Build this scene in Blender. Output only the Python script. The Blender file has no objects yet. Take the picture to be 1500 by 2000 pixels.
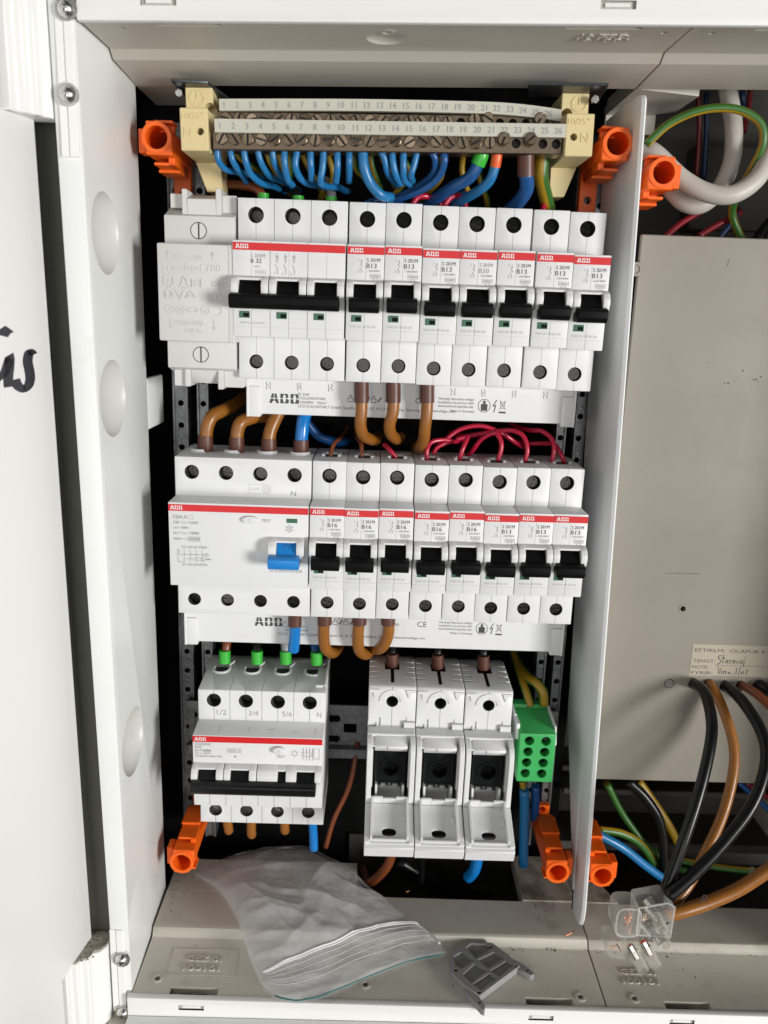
import bpy, bmesh, math, random
from mathutils import Vector, Matrix
random.seed(7)
C = bpy.context.scene.collection
sc = bpy.context.scene
K = 0.001                                   # everything below is written in millimetres
# ------------------------------------------------------------------ camera
CAM = (69.09, 455.82, -8.95)                # x (right), d (out of the cabinet), z (up)
FPX = 1593.4
def _rot(rx, ry, rz):
    c, s = math.cos, math.sin
    A = Matrix(((1,0,0),(0,c(rx),-s(rx)),(0,s(rx),c(rx))))
    B = Matrix(((c(ry),0,s(ry)),(0,1,0),(-s(ry),0,c(ry))))
    D = Matrix(((c(rz),-s(rz),0),(s(rz),c(rz),0),(0,0,1)))
    return A @ B @ D
RM = _rot(-0.238, -0.013, 0.0322)
cam = bpy.data.cameras.new('camera'); camo = bpy.data.objects.new('camera', cam); C.objects.link(camo)
cam.sensor_fit = 'VERTICAL'; cam.sensor_height = 24; cam.sensor_width = 24; cam.lens = FPX/2000*24
cam.clip_start = 0.01; cam.clip_end = 50
cols = [Vector((RM[0][i], -RM[2][i], RM[1][i])) for i in range(3)]
m4 = Matrix.Identity(4)
for i in range(3):
    for r in range(3): m4[r][i] = cols[i][r]
m4.translation = Vector((CAM[0]*K, -CAM[1]*K, CAM[2]*K))
camo.matrix_world = m4
cam.dof.use_dof = True; cam.dof.focus_distance = 0.41; cam.dof.aperture_fstop = 8
sc.camera = camo
sc.view_settings.view_transform = 'Standard'; sc.view_settings.look = 'None'
sc.view_settings.exposure = 0.0; sc.view_settings.gamma = 1
# ------------------------------------------------------------------ light: one window to the right of the photographer, dim room, added frontal fill
w = bpy.data.worlds.new('World'); sc.world = w; w.use_nodes = True
w.node_tree.nodes['Background'].inputs[0].default_value = (0.95, 0.98, 1.0, 1)
w.node_tree.nodes['Background'].inputs[1].default_value = 0.05
def area(name, loc, target, sx, sy, power, col):
    l = bpy.data.lights.new(name, 'AREA'); l.shape = 'RECTANGLE'; l.size = sx; l.size_y = sy
    l.energy = power; l.color = col
    o = bpy.data.objects.new(name, l); C.objects.link(o)
    o.location = loc
    o.rotation_euler = (Vector(target)-Vector(loc)).to_track_quat('-Z', 'Y').to_euler()
area('window_light', (1.72, -1.53, -0.15), (0.07, -0.05, -0.12), 0.46, 0.6, 50, (1.0, 0.985, 0.96))
area('room_fill', (0.05, -1.9, -0.20), (0.07, -0.05, -0.12), 1.3, 1.0, 10.5, (1.0, 0.985, 0.96))  # fill lamp added in front, stands in for bounced room light
# ------------------------------------------------------------------ helpers
def V(p): return Vector((p[0]*K, -p[1]*K, p[2]*K))
def at(px, py, d):                          # a point of the cabinet at distance d in front of the rails
    q = RM @ Vector(((px-750)/FPX, -(py-1000)/FPX, -1.0))
    t = (d-CAM[1])/q[2]
    return (CAM[0]+t*q[0], d, CAM[2]+t*q[1])
def aty(px, py, z):                         # the same on a level surface
    q = RM @ Vector(((px-750)/FPX, -(py-1000)/FPX, -1.0))
    t = (z-CAM[2])/q[1]
    return (CAM[0]+t*q[0], CAM[1]+t*q[2], z)
def atx(px, py, x):
    q = RM @ Vector(((px-750)/FPX, -(py-1000)/FPX, -1.0))
    t = (x-CAM[0])/q[0]
    return (x, CAM[1]+t*q[2], CAM[2]+t*q[1])
def crom(pts, n=6):
    P = [Vector(p) for p in pts]
    if len(P) < 3: return P
    out = []
    for i in range(len(P)-1):
        a = P[i-1] if i else P[0]*2-P[1]
        b, c = P[i], P[i+1]
        e = P[i+2] if i+2 < len(P) else P[-1]*2-P[-2]
        for k in range(n):
            t = k/n
            out.append(0.5*((2*b)+(c-a)*t+(2*a-5*b+4*c-e)*t*t+(3*b-a-3*c+e)*t**3))
    out.append(P[-1]); return out
_G = {}
def glyph(s, ext=0.0):
    if (s, ext) in _G: return _G[(s, ext)]
    c = bpy.data.curves.new('t', 'FONT'); c.body = s; c.resolution_u = 2; c.extrude = ext; c.size = 1.0
    o = bpy.data.objects.new('t', c); me = o.to_mesh()
    vs = [v.co.copy() for v in me.vertices]; fs = [tuple(p.vertices) for p in me.polygons]
    x0 = min(v.x for v in vs); x1 = max(v.x for v in vs)
    for v in vs: v.x -= x0
    _G[(s, ext)] = (vs, fs, x1-x0)
    o.to_mesh_clear(); bpy.data.objects.remove(o); bpy.data.curves.remove(c)
    return _G[(s, ext)]
class MB:
    def __init__(s, *mats):
        s.bm = bmesh.new(); s.mats = list(mats); s.m = 0; s.lift = 0
    def face(s, vs, smooth=False):
        try:
            f = s.bm.faces.new(vs); f.material_index = s.m; f.smooth = smooth; return f
        except ValueError: return None
    def poly(s, pts): return s.face([s.bm.verts.new(V(p)) for p in pts])
    def hull8(s, lo, hi, bev=0, seg=1):     # two quads (same winding) joined into a solid
        n = len(lo)
        a = [s.bm.verts.new(V(p)) for p in lo]; b = [s.bm.verts.new(V(p)) for p in hi]
        fs = [s.face(a), s.face(b[::-1])]
        for i in range(n): fs.append(s.face([a[i], b[i], b[(i+1) % n], a[(i+1) % n]]))
        fs = [f for f in fs if f]
        bmesh.ops.recalc_face_normals(s.bm, faces=fs)
        if bev:
            es = list({e for f in fs for e in f.edges if e.is_manifold and e.calc_face_angle(0) > 0.5})
            r = bmesh.ops.bevel(s.bm, geom=es, offset=bev*K, segments=seg, affect='EDGES', profile=0.5, clamp_overlap=True)
            for f in r['faces']: f.material_index = s.m
        return s
    def box(s, x0, x1, d0, d1, z0, z1, bev=0, seg=1):
        return s.hull8([(x0,d0,z0),(x1,d0,z0),(x1,d1,z0),(x0,d1,z0)], [(x0,d0,z1),(x1,d0,z1),(x1,d1,z1),(x0,d1,z1)], bev, seg)
    def prism(s, poly, ax, a0, a1, bev=0, seg=1):
        f = {'x': lambda p, a: (a, p[0], p[1]), 'd': lambda p, a: (p[0], a, p[1]), 'z': lambda p, a: (p[0], p[1], a)}[ax]
        return s.hull8([f(p, a0) for p in poly], [f(p, a1) for p in poly], bev, seg)
    def tube(s, pts, r, n=10, sub=6, caps=True, stripe=None, r2=None, smooth=True):
        P = crom(pts, sub) if sub > 1 else [Vector(p) for p in pts]
        rings = []; up = None
        for i, p in enumerate(P):
            t = (P[min(i+1, len(P)-1)]-P[max(i-1, 0)])
            if t.length < 1e-9: t = Vector((0,0,1))
            t.normalize()
            if up is None:
                up = t.orthogonal().normalized()
            up = (up-t*up.dot(t))
            up = up.normalized() if up.length > 1e-6 else t.orthogonal().normalized()
            bi = t.cross(up)
            rr = r if r2 is None else r+(r2-r)*i/(len(P)-1)
            rings.append([s.bm.verts.new(V(p+(up*math.cos(6.28318*k/n)+bi*math.sin(6.28318*k/n))*rr)) for k in range(n)])
        for i in range(len(rings)-1):
            for k in range(n):
                if stripe: s.m = stripe[(k*len(stripe)//n) % len(stripe)]
                s.face([rings[i][k], rings[i][(k+1) % n], rings[i+1][(k+1) % n], rings[i+1][k]], smooth)
        if caps: s.face(rings[0][::-1]); s.face(rings[-1])
        return s
    def cyl(s, c, ax, L, r, n=20, r2=None):
        a = Vector({'x':(1,0,0),'d':(0,1,0),'z':(0,0,1)}[ax]) if isinstance(ax, str) else Vector(ax).normalized()
        return s.tube([Vector(c), Vector(c)+a*L], r, n, 1, True, None, r2)
    def ring(s, c, ax, L, ro, ri, n=28):    # hollow cylinder with end faces
        a = Vector({'x':(1,0,0),'d':(0,1,0),'z':(0,0,1)}[ax]) if isinstance(ax, str) else Vector(ax).normalized()
        u = a.orthogonal().normalized(); b = a.cross(u); R = []
        for h, r in ((0, ri), (0, ro), (L, ro), (L, ri)):
            R.append([s.bm.verts.new(V(Vector(c)+a*h+(u*math.cos(6.28318*k/n)+b*math.sin(6.28318*k/n))*r)) for k in range(n)])
        for j in range(4):
            for k in range(n):
                A, B = R[j], R[(j+1) % 4]
                s.face([A[k], A[(k+1) % n], B[(k+1) % n], B[k]], j in (1, 3))
        return s
    def ball(s, c, rx, rd, rz, n=20):
        r = bmesh.ops.create_uvsphere(s.bm, u_segments=n, v_segments=n//2, radius=1)
        for v in r['verts']: v.co = V((c[0]+v.co.x*rx, c[1]+v.co.y*rd, c[2]+v.co.z*rz))
        for v in r['verts']:
            for f in v.link_faces: f.smooth = True; f.material_index = s.m
        return s
    def text(s, t, o, cap, width=None, u=(1,0,0), v=(0,0,1), nrm=(0,1,0), ext=0.0, mid=False):
        vs, fs, wd = glyph(t, 0.1 if ext else 0.0)
        k = cap/0.72; kx = (width/wd) if width else k*0.95
        o, u, v, nrm = Vector(o), Vector(u).normalized(), Vector(v).normalized(), Vector(nrm).normalized()
        sh = -wd*kx/2 if mid else 0
        s.lift += 0.0006
        bv = [s.bm.verts.new(V(o+u*(p.x*kx+sh)+v*(p.y*k)+nrm*(p.z*ext*5+s.lift))) for p in vs]
        for f in fs: s.face([bv[i] for i in f])
        return s
    def line(s, pts, wd, o=(0,0,0), u=(1,0,0), v=(0,0,1), nrm=(0,1,0), close=False, ext=0, su=1.0):
        P = [Vector((p[0], p[1])) for p in pts]
        if close: P.append(P[0])
        o, u, v, nrm = Vector(o), Vector(u).normalized(), Vector(v).normalized(), Vector(nrm).normalized()
        s.lift += 0.0006
        L, R = [], []
        for i, p in enumerate(P):
            a = (P[i]-P[i-1]) if i else (P[1]-P[0] if not close else P[-1]-P[-2])
            b = (P[i+1]-P[i]) if i+1 < len(P) else (P[i]-P[i-1] if not close else P[1]-P[0])
            a = a.normalized() if a.length else b.normalized(); b = b.normalized() if b.length else a
            n1 = Vector((-a.y, a.x)); n2 = Vector((-b.y, b.x)); n = n1+n2
            n = n.normalized() if n.length > 0.05 else n1
            k = wd/2/max(0.5, n.dot(n1))
            L.append(p+n*k); R.append(p-n*k)
        f3 = lambda q, h=0: V(o+u*(q.x*su)+v*q.y+nrm*(s.lift+h))
        for i in range(len(P)-1):
            if ext:
                s.hull8([tuple((Vector((0,0,0))+o+u*q.x+v*q.y)) for q in (L[i], L[i+1], R[i+1], R[i])],
                        [tuple((o+u*q.x+v*q.y+nrm*(ext+s.lift))) for q in (L[i], L[i+1], R[i+1], R[i])])
            else:
                s.face([s.bm.verts.new(f3(q)) for q in (L[i], L[i+1], R[i+1], R[i])])
        return s
    def arc(s, cx, cz, r, a0, a1, wd, n=16, **kw):
        return s.line([(cx+r*math.cos(math.radians(a0+(a1-a0)*i/n)), cz+r*math.sin(math.radians(a0+(a1-a0)*i/n))) for i in range(n+1)], wd, **kw)
    def mesh(s, name, sharp=0.6):
        me = bpy.data.meshes.new(name)
        bmesh.ops.recalc_face_normals(s.bm, faces=s.bm.faces[:]) if not s.lift else None
        s.bm.to_mesh(me); s.bm.free()
        for m in s.mats: me.materials.append(m)
        if sharp: me.set_sharp_from_angle(angle=sharp)
        return me
    def obj(s, name, parent=None, loc=None, cut=None, sharp=0.6):
        me = s.mesh(name, sharp)
        if cut is not None: me = boolean(me, cut)
        o = bpy.data.objects.new(name, me); C.objects.link(o)
        if parent: o.parent = parent
        if loc: o.location = V(loc)
        return o
def boolean(me, cutter):
    cm = cutter.mesh('cutter', 0)
    for m in me.materials:
        if not cutter.mats: cm.materials.append(m)
    a = bpy.data.objects.new('a', me); b = bpy.data.objects.new('b', cm); C.objects.link(a); C.objects.link(b)
    md = a.modifiers.new('b', 'BOOLEAN'); md.operation = 'DIFFERENCE'; md.object = b; md.solver = 'EXACT'; md.use_self = True
    bpy.context.view_layer.update()
    out = bpy.data.meshes.new_from_object(a.evaluated_get(bpy.context.evaluated_depsgraph_get()))
    out.name = me.name
    bpy.data.objects.remove(a); bpy.data.objects.remove(b)
    out.set_sharp_from_angle(angle=0.6)
    return out
def tag(o, label, cat, group=None, kind=None):
    o['label'] = label; o['category'] = cat
    if group: o['group'] = group
    if kind: o['kind'] = kind
    return o
def thing(name, label, cat, loc=(0,0,0), group=None):
    o = bpy.data.objects.new(name, None); C.objects.link(o); o.location = V(loc); o.empty_display_size = 0.01
    return tag(o, label, cat, group)
def kids(o): return [c for c in C.objects if c.parent == o]
def copy_thing(o, loc, label, parent=None, swap=None):
    ch = kids(o)
    c = o.copy(); C.objects.link(c)
    if parent is None: c.location = V(loc); c['label'] = label
    else: c.parent = parent
    if swap and c.type == 'MESH' and o.data in swap: c.data = swap[o.data]
    for k in ch: copy_thing(k, None, None, c, swap)
    return c
# ------------------------------------------------------------------ materials
def mat(name, rgb, rough=0.45, metal=0.0, var=0.06, vscale=60, bump=0.03, bscale=900, spec=0.5, dirt=None, sss=0.0, coat=0.0):
    m = bpy.data.materials.new(name); m.use_nodes = True; nt = m.node_tree; N = nt.nodes; L = nt.links
    b = N['Principled BSDF']; b.inputs['Roughness'].default_value = rough; b.inputs['Metallic'].default_value = metal
    b.inputs['Specular IOR Level'].default_value = spec
    if coat: b.inputs['Coat Weight'].default_value = coat; b.inputs['Coat Roughness'].default_value = 0.15
    if sss:
        b.inputs['Subsurface Weight'].default_value = sss; b.inputs['Subsurface Scale'].default_value = 0.003
        b.inputs['Subsurface Radius'].default_value = (1, .4, .15)
    tc = N.new('ShaderNodeTexCoord')
    col = None
    def noise(sc_, det=4, ro=0.6):
        n = N.new('ShaderNodeTexNoise'); n.inputs['Scale'].default_value = sc_; n.inputs['Detail'].default_value = det; n.inputs['Roughness'].default_value = ro
        L.new(tc.outputs['Object'], n.inputs['Vector']); return n
    n1 = noise(vscale)
    mx = N.new('ShaderNodeMix'); mx.data_type = 'RGBA'
    mx.inputs[6].default_value = (*[c*(1-var) for c in rgb], 1); mx.inputs[7].default_value = (*[min(1, c*(1+var)) for c in rgb], 1)
    L.new(n1.outputs['Fac'], mx.inputs[0]); col = mx.outputs[2]
    if dirt:                                  # (scale, threshold, strength, colour)
        n2 = noise(dirt[0], 8, 0.7); r = N.new('ShaderNodeValToRGB')
        r.color_ramp.elements[0].position = dirt[1]; r.color_ramp.elements[1].position = min(1, dirt[1]+0.22)
        r.color_ramp.elements[0].color = (0,0,0,1); r.color_ramp.elements[1].color = (dirt[2],)*3+(1,)
        L.new(n2.outputs['Fac'], r.inputs[0])
        m2 = N.new('ShaderNodeMix'); m2.data_type = 'RGBA'; m2.inputs[7].default_value = (*dirt[3], 1)
        L.new(col, m2.inputs[6]); L.new(r.outputs[0], m2.inputs[0]); col = m2.outputs[2]
    L.new(col, b.inputs['Base Color'])
    if bump:
        n3 = noise(bscale, 3); bp = N.new('ShaderNodeBump'); bp.inputs['Strength'].default_value = bump; bp.inputs['Distance'].default_value = 0.0006
        L.new(n3.outputs['Fac'], bp.inputs['Height']); L.new(bp.outputs[0], b.inputs['Normal'])
    rr = N.new('ShaderNodeMapRange'); rr.inputs[3].default_value = max(0, rough-0.08); rr.inputs[4].default_value = rough+0.1
    n4 = noise(vscale*3); L.new(n4.outputs['Fac'], rr.inputs[0]); L.new(rr.outputs[0], b.inputs['Roughness'])
    return m
BR = (0.20, 0.16, 0.12)
M = dict(
 white=mat('breaker_plastic', (0.69, 0.695, 0.70), 0.42, var=0.02, bump=0.06, bscale=1500, dirt=(140, 0.66, 0.22, (0.38,0.36,0.33))),
 grey=mat('transformer_plastic', (0.60, 0.595, 0.58), 0.5, var=0.02, bump=0.08, bscale=1800),
 frame=mat('cabinet_white', (0.80, 0.80, 0.78), 0.38, var=0.02, vscale=25, bump=0.03, dirt=(45, 0.66, 0.25, (0.45,0.42,0.36))),
 wallshade_dirt=mat('knockout_shaded_dusty', (0.56, 0.565, 0.545), 0.4, var=0.03, vscale=40, bump=0.03, dirt=(32, 0.50, 0.45, (0.42,0.37,0.30))),  # base colour darkened to paint in the dish shading; brown dirt over it
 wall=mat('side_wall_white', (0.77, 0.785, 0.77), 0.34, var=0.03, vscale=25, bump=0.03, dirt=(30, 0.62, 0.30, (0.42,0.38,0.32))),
 door=mat('door_white', (0.84, 0.84, 0.825), 0.4, var=0.015, vscale=12, bump=0.02),
 beige=mat('grey_flange', (0.58, 0.55, 0.48), 0.42, var=0.06, vscale=30, bump=0.05, dirt=(60, 0.57, 0.45, BR)),
 dusty=mat('dusty_ledge', (0.40, 0.37, 0.31), 0.7, var=0.1, vscale=60, bump=0.2, dirt=(110, 0.42, 0.85, (0.16,0.13,0.095))),
 beigetop=mat('grey_flange_clean', (0.50, 0.47, 0.41), 0.42, var=0.05, vscale=30, bump=0.04),
 cover=mat('cover_plate_beige', (0.275, 0.25, 0.212), 0.27, var=0.09, vscale=9, bump=0.04, bscale=260, dirt=(22, 0.60, 0.22, (0.17,0.15,0.12))),
 divider=mat('divider_plastic', (0.78, 0.79, 0.79), 0.3, var=0.03, vscale=30, bump=0.03),
 cream=mat('cream_plastic', (0.64, 0.53, 0.28), 0.45, var=0.05, bump=0.06, dirt=(160, 0.6, 0.35, (0.35,0.28,0.15))),
 strip=mat('number_strip', (0.50, 0.49, 0.42), 0.45, var=0.03, bump=0.05),
 orange=mat('orange_plastic', (0.86, 0.13, 0.007), 0.36, var=0.12, vscale=150, bump=0.06, sss=0.25, dirt=(110, 0.58, 0.4, (0.40,0.10,0.03))),
 red=mat('red_print', (0.60, 0.008, 0.012), 0.4, var=0.02, bump=0.02),
 ink=mat('dark_print', (0.05, 0.05, 0.055), 0.5, var=0, bump=0),
 inkg=mat('grey_print', (0.30, 0.30, 0.31), 0.5, var=0, bump=0),
 inkl=mat('faint_print', (0.48, 0.48, 0.49), 0.5, var=0, bump=0),
 inkw=mat('white_print', (0.75, 0.74, 0.74), 0.5, var=0, bump=0),
 pen=mat('marker_pen', (0.012, 0.012, 0.022), 0.35, var=0, bump=0),
 black=mat('black_plastic', (0.004, 0.004, 0.0043), 0.5, var=0.1, bump=0.08, bscale=1600, spec=0.1),
 blackg=mat('gloss_black', (0.006, 0.0065, 0.007), 0.3, var=0.1, bump=0.05, spec=0.25),
 groove=mat('dark_gap', (0.05, 0.05, 0.05), 0.7, var=0, bump=0),
 blue=mat('blue_plastic', (0.012, 0.21, 0.60), 0.32, var=0.03, bump=0.04),
 green=mat('indicator_green', (0.012, 0.105, 0.045), 0.3, var=0.1, bump=0.03),
 greenb=mat('green_plastic', (0.045, 0.38, 0.10), 0.36, var=0.05, bump=0.05),
 ferrule=mat('green_ferrule', (0.035, 0.40, 0.035), 0.3, var=0.03, bump=0.02),
 steel=mat('screw_steel', (0.30, 0.29, 0.27), 0.28, 1.0, var=0.25, vscale=400, bump=0.1, bscale=700),
 zinc=mat('bright_zinc', (0.62, 0.62, 0.60), 0.25, 1.0, var=0.12, vscale=300, bump=0.08, bscale=700),
 dscrew=mat('dark_terminal_screw', (0.05, 0.049, 0.047), 0.22, 1.0, var=0.3, vscale=500, bump=0.1),
 nickel=mat('brass_bar', (0.20, 0.155, 0.115), 0.34, 1.0, var=0.15, vscale=200, bump=0.05, dirt=(200, 0.5, 0.5, (0.09,0.065,0.05))),
 bscrew=mat('brass_screw', (0.25, 0.195, 0.14), 0.33, 1.0, var=0.3, vscale=260, bump=0.03, bscale=600, dirt=(160, 0.6, 0.4, (0.15,0.10,0.07))),
 galv=mat('galvanised_rail', (0.20, 0.205, 0.21), 0.42, 0.8, var=0.5, vscale=330, bump=0.4, bscale=400),
 dsteel=mat('dark_bracket', (0.055, 0.06, 0.065), 0.35, 0.7, var=0.3, vscale=200, bump=0.1),
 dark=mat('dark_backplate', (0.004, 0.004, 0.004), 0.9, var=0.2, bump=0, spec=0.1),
 gap=mat('hinge_gap', (0.085, 0.085, 0.068), 0.6, var=0.1, vscale=40, bump=0.02),
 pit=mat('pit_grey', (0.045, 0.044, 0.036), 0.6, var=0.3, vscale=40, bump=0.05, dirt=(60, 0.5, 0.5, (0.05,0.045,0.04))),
 wbrown=mat('wire_brown', (0.26, 0.095, 0.012), 0.36, var=0.16, vscale=160, bump=0.10, bscale=300, coat=.1, dirt=(140, 0.62, 0.35, (0.12,0.05,0.015))),
 wbrownd=mat('wire_dark_brown', (0.17, 0.045, 0.015), 0.3, var=0.1, bump=0.04),
 sleeve=mat('brown_sleeve', (0.085, 0.027, 0.016), 0.42, var=0.1, bump=0.08, bscale=800),
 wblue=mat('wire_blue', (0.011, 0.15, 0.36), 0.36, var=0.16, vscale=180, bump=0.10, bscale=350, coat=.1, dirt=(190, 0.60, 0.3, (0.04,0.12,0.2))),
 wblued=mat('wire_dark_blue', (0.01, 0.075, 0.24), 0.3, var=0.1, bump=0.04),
 wbright=mat('wire_bright_blue', (0.006, 0.17, 0.50), 0.22, var=0.04, bump=0.02, coat=.3),
 wpink=mat('wire_crimson', (0.40, 0.006, 0.034), 0.3, var=0.08, bump=0.04, coat=.2),
 wyel=mat('wire_yellow', (0.33, 0.20, 0.010), 0.38, var=0.14, bump=0.06),
 wgrn=mat('wire_green', (0.030, 0.115, 0.014), 0.38, var=0.14, bump=0.06),
 wblue_shade=mat('wire_blue_shaded', (0.006, 0.028, 0.085), 0.4, var=0.1, bump=0.04),  # blue wire darkened, the bay's shade is in its colour
 wblack=mat('wire_black', (0.005, 0.005, 0.0055), 0.3, var=0.3, bump=0.08, bscale=300, spec=0.3, dirt=(120, 0.64, 0.25, (0.03,0.03,0.03))),
 wgrey=mat('wire_grey', (0.24, 0.235, 0.25), 0.35, var=0.06, bump=0.04),
 wwhite=mat('cable_white', (0.46, 0.43, 0.39), 0.45, var=0.08, vscale=90, bump=0.06, dirt=(90, 0.6, 0.4, (0.25,0.22,0.18))),
 wred=mat('wire_red', (0.17, 0.008, 0.013), 0.35, var=0.1, bump=0.03),
 copper=mat('copper_strand', (0.70, 0.30, 0.16), 0.3, 1.0, var=0.2, vscale=600, bump=0.3, bscale=2500),
 ferro=mat('orange_ferrule', (0.72, 0.10, 0.015), 0.35, var=0.05, bump=0.03),
 plate=mat('grey_end_plate', (0.27, 0.27, 0.27), 0.42, var=0.06, bump=0.06),
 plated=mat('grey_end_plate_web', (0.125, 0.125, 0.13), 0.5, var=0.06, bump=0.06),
 paper=mat('aged_paper', (0.40, 0.355, 0.28), 0.8, var=0.08, vscale=50, bump=0.1),
 teal=mat('teal_seam', (0.01, 0.13, 0.13), 0.3, var=0.1, bump=0),
 debris=mat('debris', (0.10, 0.075, 0.05), 0.8, var=0.5, vscale=900, bump=0.2),
)
def clear(name, rgb, rough, trans=1.0, ior=1.47):
    m = bpy.data.materials.new(name); m.use_nodes = True; b = m.node_tree.nodes['Principled BSDF']
    b.inputs['Base Color'].default_value = (*rgb, 1); b.inputs['Roughness'].default_value = rough
    b.inputs['Transmission Weight'].default_value = trans; b.inputs['IOR'].default_value = ior
    return m
def clearmat():
    m = bpy.data.materials.new('clear_plastic'); m.use_nodes = True; nt = m.node_tree; N = nt.nodes; L = nt.links
    b = N['Principled BSDF']; b.inputs['Base Color'].default_value = (0.80, 0.78, 0.74, 1); b.inputs['Roughness'].default_value = 0.05; b.inputs['Specular IOR Level'].default_value = 1.0
    tr = N.new('ShaderNodeBsdfTransparent'); tr.inputs[0].default_value = (0.97, 0.96, 0.94, 1); mix = N.new('ShaderNodeMixShader')
    lw = N.new('ShaderNodeLayerWeight'); lw.inputs[0].default_value = 0.45
    mr = N.new('ShaderNodeMapRange'); mr.inputs[3].default_value = 0.05; mr.inputs[4].default_value = 0.5
    L.new(lw.outputs['Facing'], mr.inputs[0]); L.new(mr.outputs[0], mix.inputs[0])
    L.new(tr.outputs[0], mix.inputs[1]); L.new(b.outputs[0], mix.inputs[2]); L.new(mix.outputs[0], N['Material Output'].inputs[0]); return m
M['clear'] = clearmat() if True else clear('clear_plastic', (0.98, 0.96, 0.93), 0.07)
def bagmat():
    m = bpy.data.materials.new('bag_film'); m.use_nodes = True; nt = m.node_tree; N = nt.nodes; L = nt.links
    b = N['Principled BSDF']; b.inputs['Base Color'].default_value = (0.93, 0.94, 0.95, 1); b.inputs['Roughness'].default_value = 0.17
    b.inputs['Specular IOR Level'].default_value = 1.0
    tl = N.new('ShaderNodeBsdfTranslucent'); tl.inputs[0].default_value = (0.8, 0.81, 0.82, 1)
    m0 = N.new('ShaderNodeMixShader'); m0.inputs[0].default_value = 0.22; L.new(b.outputs[0], m0.inputs[1]); L.new(tl.outputs[0], m0.inputs[2])
    tr = N.new('ShaderNodeBsdfTransparent'); tr.inputs[0].default_value = (0.96, 0.96, 0.96, 1)
    mix = N.new('ShaderNodeMixShader'); out = N['Material Output']
    tc = N.new('ShaderNodeTexCoord'); n = N.new('ShaderNodeTexNoise'); n.inputs['Scale'].default_value = 38; n.inputs['Detail'].default_value = 8; n.inputs['Roughness'].default_value = 0.7; n.inputs['Distortion'].default_value = 1.4
    mp = N.new('ShaderNodeMapping'); mp.inputs['Scale'].default_value = (0.6, 1.5, 1); mp.inputs['Rotation'].default_value = (0, 0, 0.5)
    L.new(tc.outputs['Object'], mp.inputs[0]); L.new(mp.outputs[0], n.inputs['Vector'])
    mr = N.new('ShaderNodeMapRange'); mr.inputs[1].default_value = 0.32; mr.inputs[2].default_value = 0.70; mr.inputs[3].default_value = 0.27; mr.inputs[4].default_value = 0.43
    L.new(n.outputs['Fac'], mr.inputs[0]); L.new(mr.outputs[0], mix.inputs[0])
    L.new(tr.outputs[0], mix.inputs[1]); L.new(m0.outputs[0], mix.inputs[2]); L.new(mix.outputs[0], out.inputs[0])
    bp = N.new('ShaderNodeBump'); bp.inputs['Strength'].default_value = 0.14; bp.inputs['Distance'].default_value = 0.0012
    n2 = N.new('ShaderNodeTexVoronoi'); n2.feature = 'DISTANCE_TO_EDGE'; n2.inputs['Scale'].default_value = 70
    n3 = N.new('ShaderNodeTexNoise'); n3.inputs['Scale'].default_value = 60; n3.inputs['Detail'].default_value = 4; n3.inputs['Distortion'].default_value = 1.0
    L.new(tc.outputs['Object'], n3.inputs['Vector']); L.new(n3.outputs['Color'], n2.inputs['Vector'])
    n2.inputs['Scale'].default_value = 6
    L.new(n2.outputs['Distance'], bp.inputs['Height']); L.new(bp.outputs[0], b.inputs['Normal'])
    return m
M['bag'] = bagmat()
M['bagz'] = mat('bag_zip', (0.62, 0.63, 0.63), 0.3, var=0.05, bump=0.03)
# ------------------------------------------------------------------ cabinet (the enclosure)
wl = bpy.data.objects.new('wall', None)
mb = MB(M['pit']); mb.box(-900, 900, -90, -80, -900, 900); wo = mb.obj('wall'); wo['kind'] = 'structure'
wo['label'] = 'dark wall behind the open cabinet'; wo['category'] = 'wall'; bpy.data.objects.remove(wl)
cab = thing('electrical_cabinet', 'white open cabinet frame around the breaker rows with grey flanged top and bottom', 'electrical cabinet', (75, 0, -360))
def P(name, mb, **k):                       # a part of the cabinet, built in cabinet coordinates
    o = mb.obj(name, **k); o.parent = cab; o.matrix_parent_inverse = Matrix.Translation(-cab.location); return o
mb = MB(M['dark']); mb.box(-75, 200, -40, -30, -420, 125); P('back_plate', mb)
mb = MB(M['gap']); mb.box(-95, -60.6, 20, 92, -420, 125); P('outer_wall', mb)
# left side wall with four dished knockouts and a tab
ft, fb, bt, bb = (-50.8, 109), (-48.6, 100.5), (-50, 32), (-50, 25.5)
zt, zb = 112, -372
mb = MB(M['wall'], M['wallshade_dirt'])
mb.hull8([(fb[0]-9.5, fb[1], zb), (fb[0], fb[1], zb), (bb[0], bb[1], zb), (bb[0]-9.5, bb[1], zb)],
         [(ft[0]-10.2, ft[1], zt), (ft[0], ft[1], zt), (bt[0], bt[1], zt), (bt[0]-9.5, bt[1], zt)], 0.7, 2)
cut = MB(M['wall'], M['wallshade_dirt']); cut.m = 1
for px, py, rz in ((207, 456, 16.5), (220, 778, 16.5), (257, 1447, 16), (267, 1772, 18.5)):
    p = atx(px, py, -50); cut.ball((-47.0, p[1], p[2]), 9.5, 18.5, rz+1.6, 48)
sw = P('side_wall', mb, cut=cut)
mb = MB(M['wall']); mb.box(-53, -50.2, -3, 29, -72.5, -45.5, 1.2, 2); P('wall_tab', mb)
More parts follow.
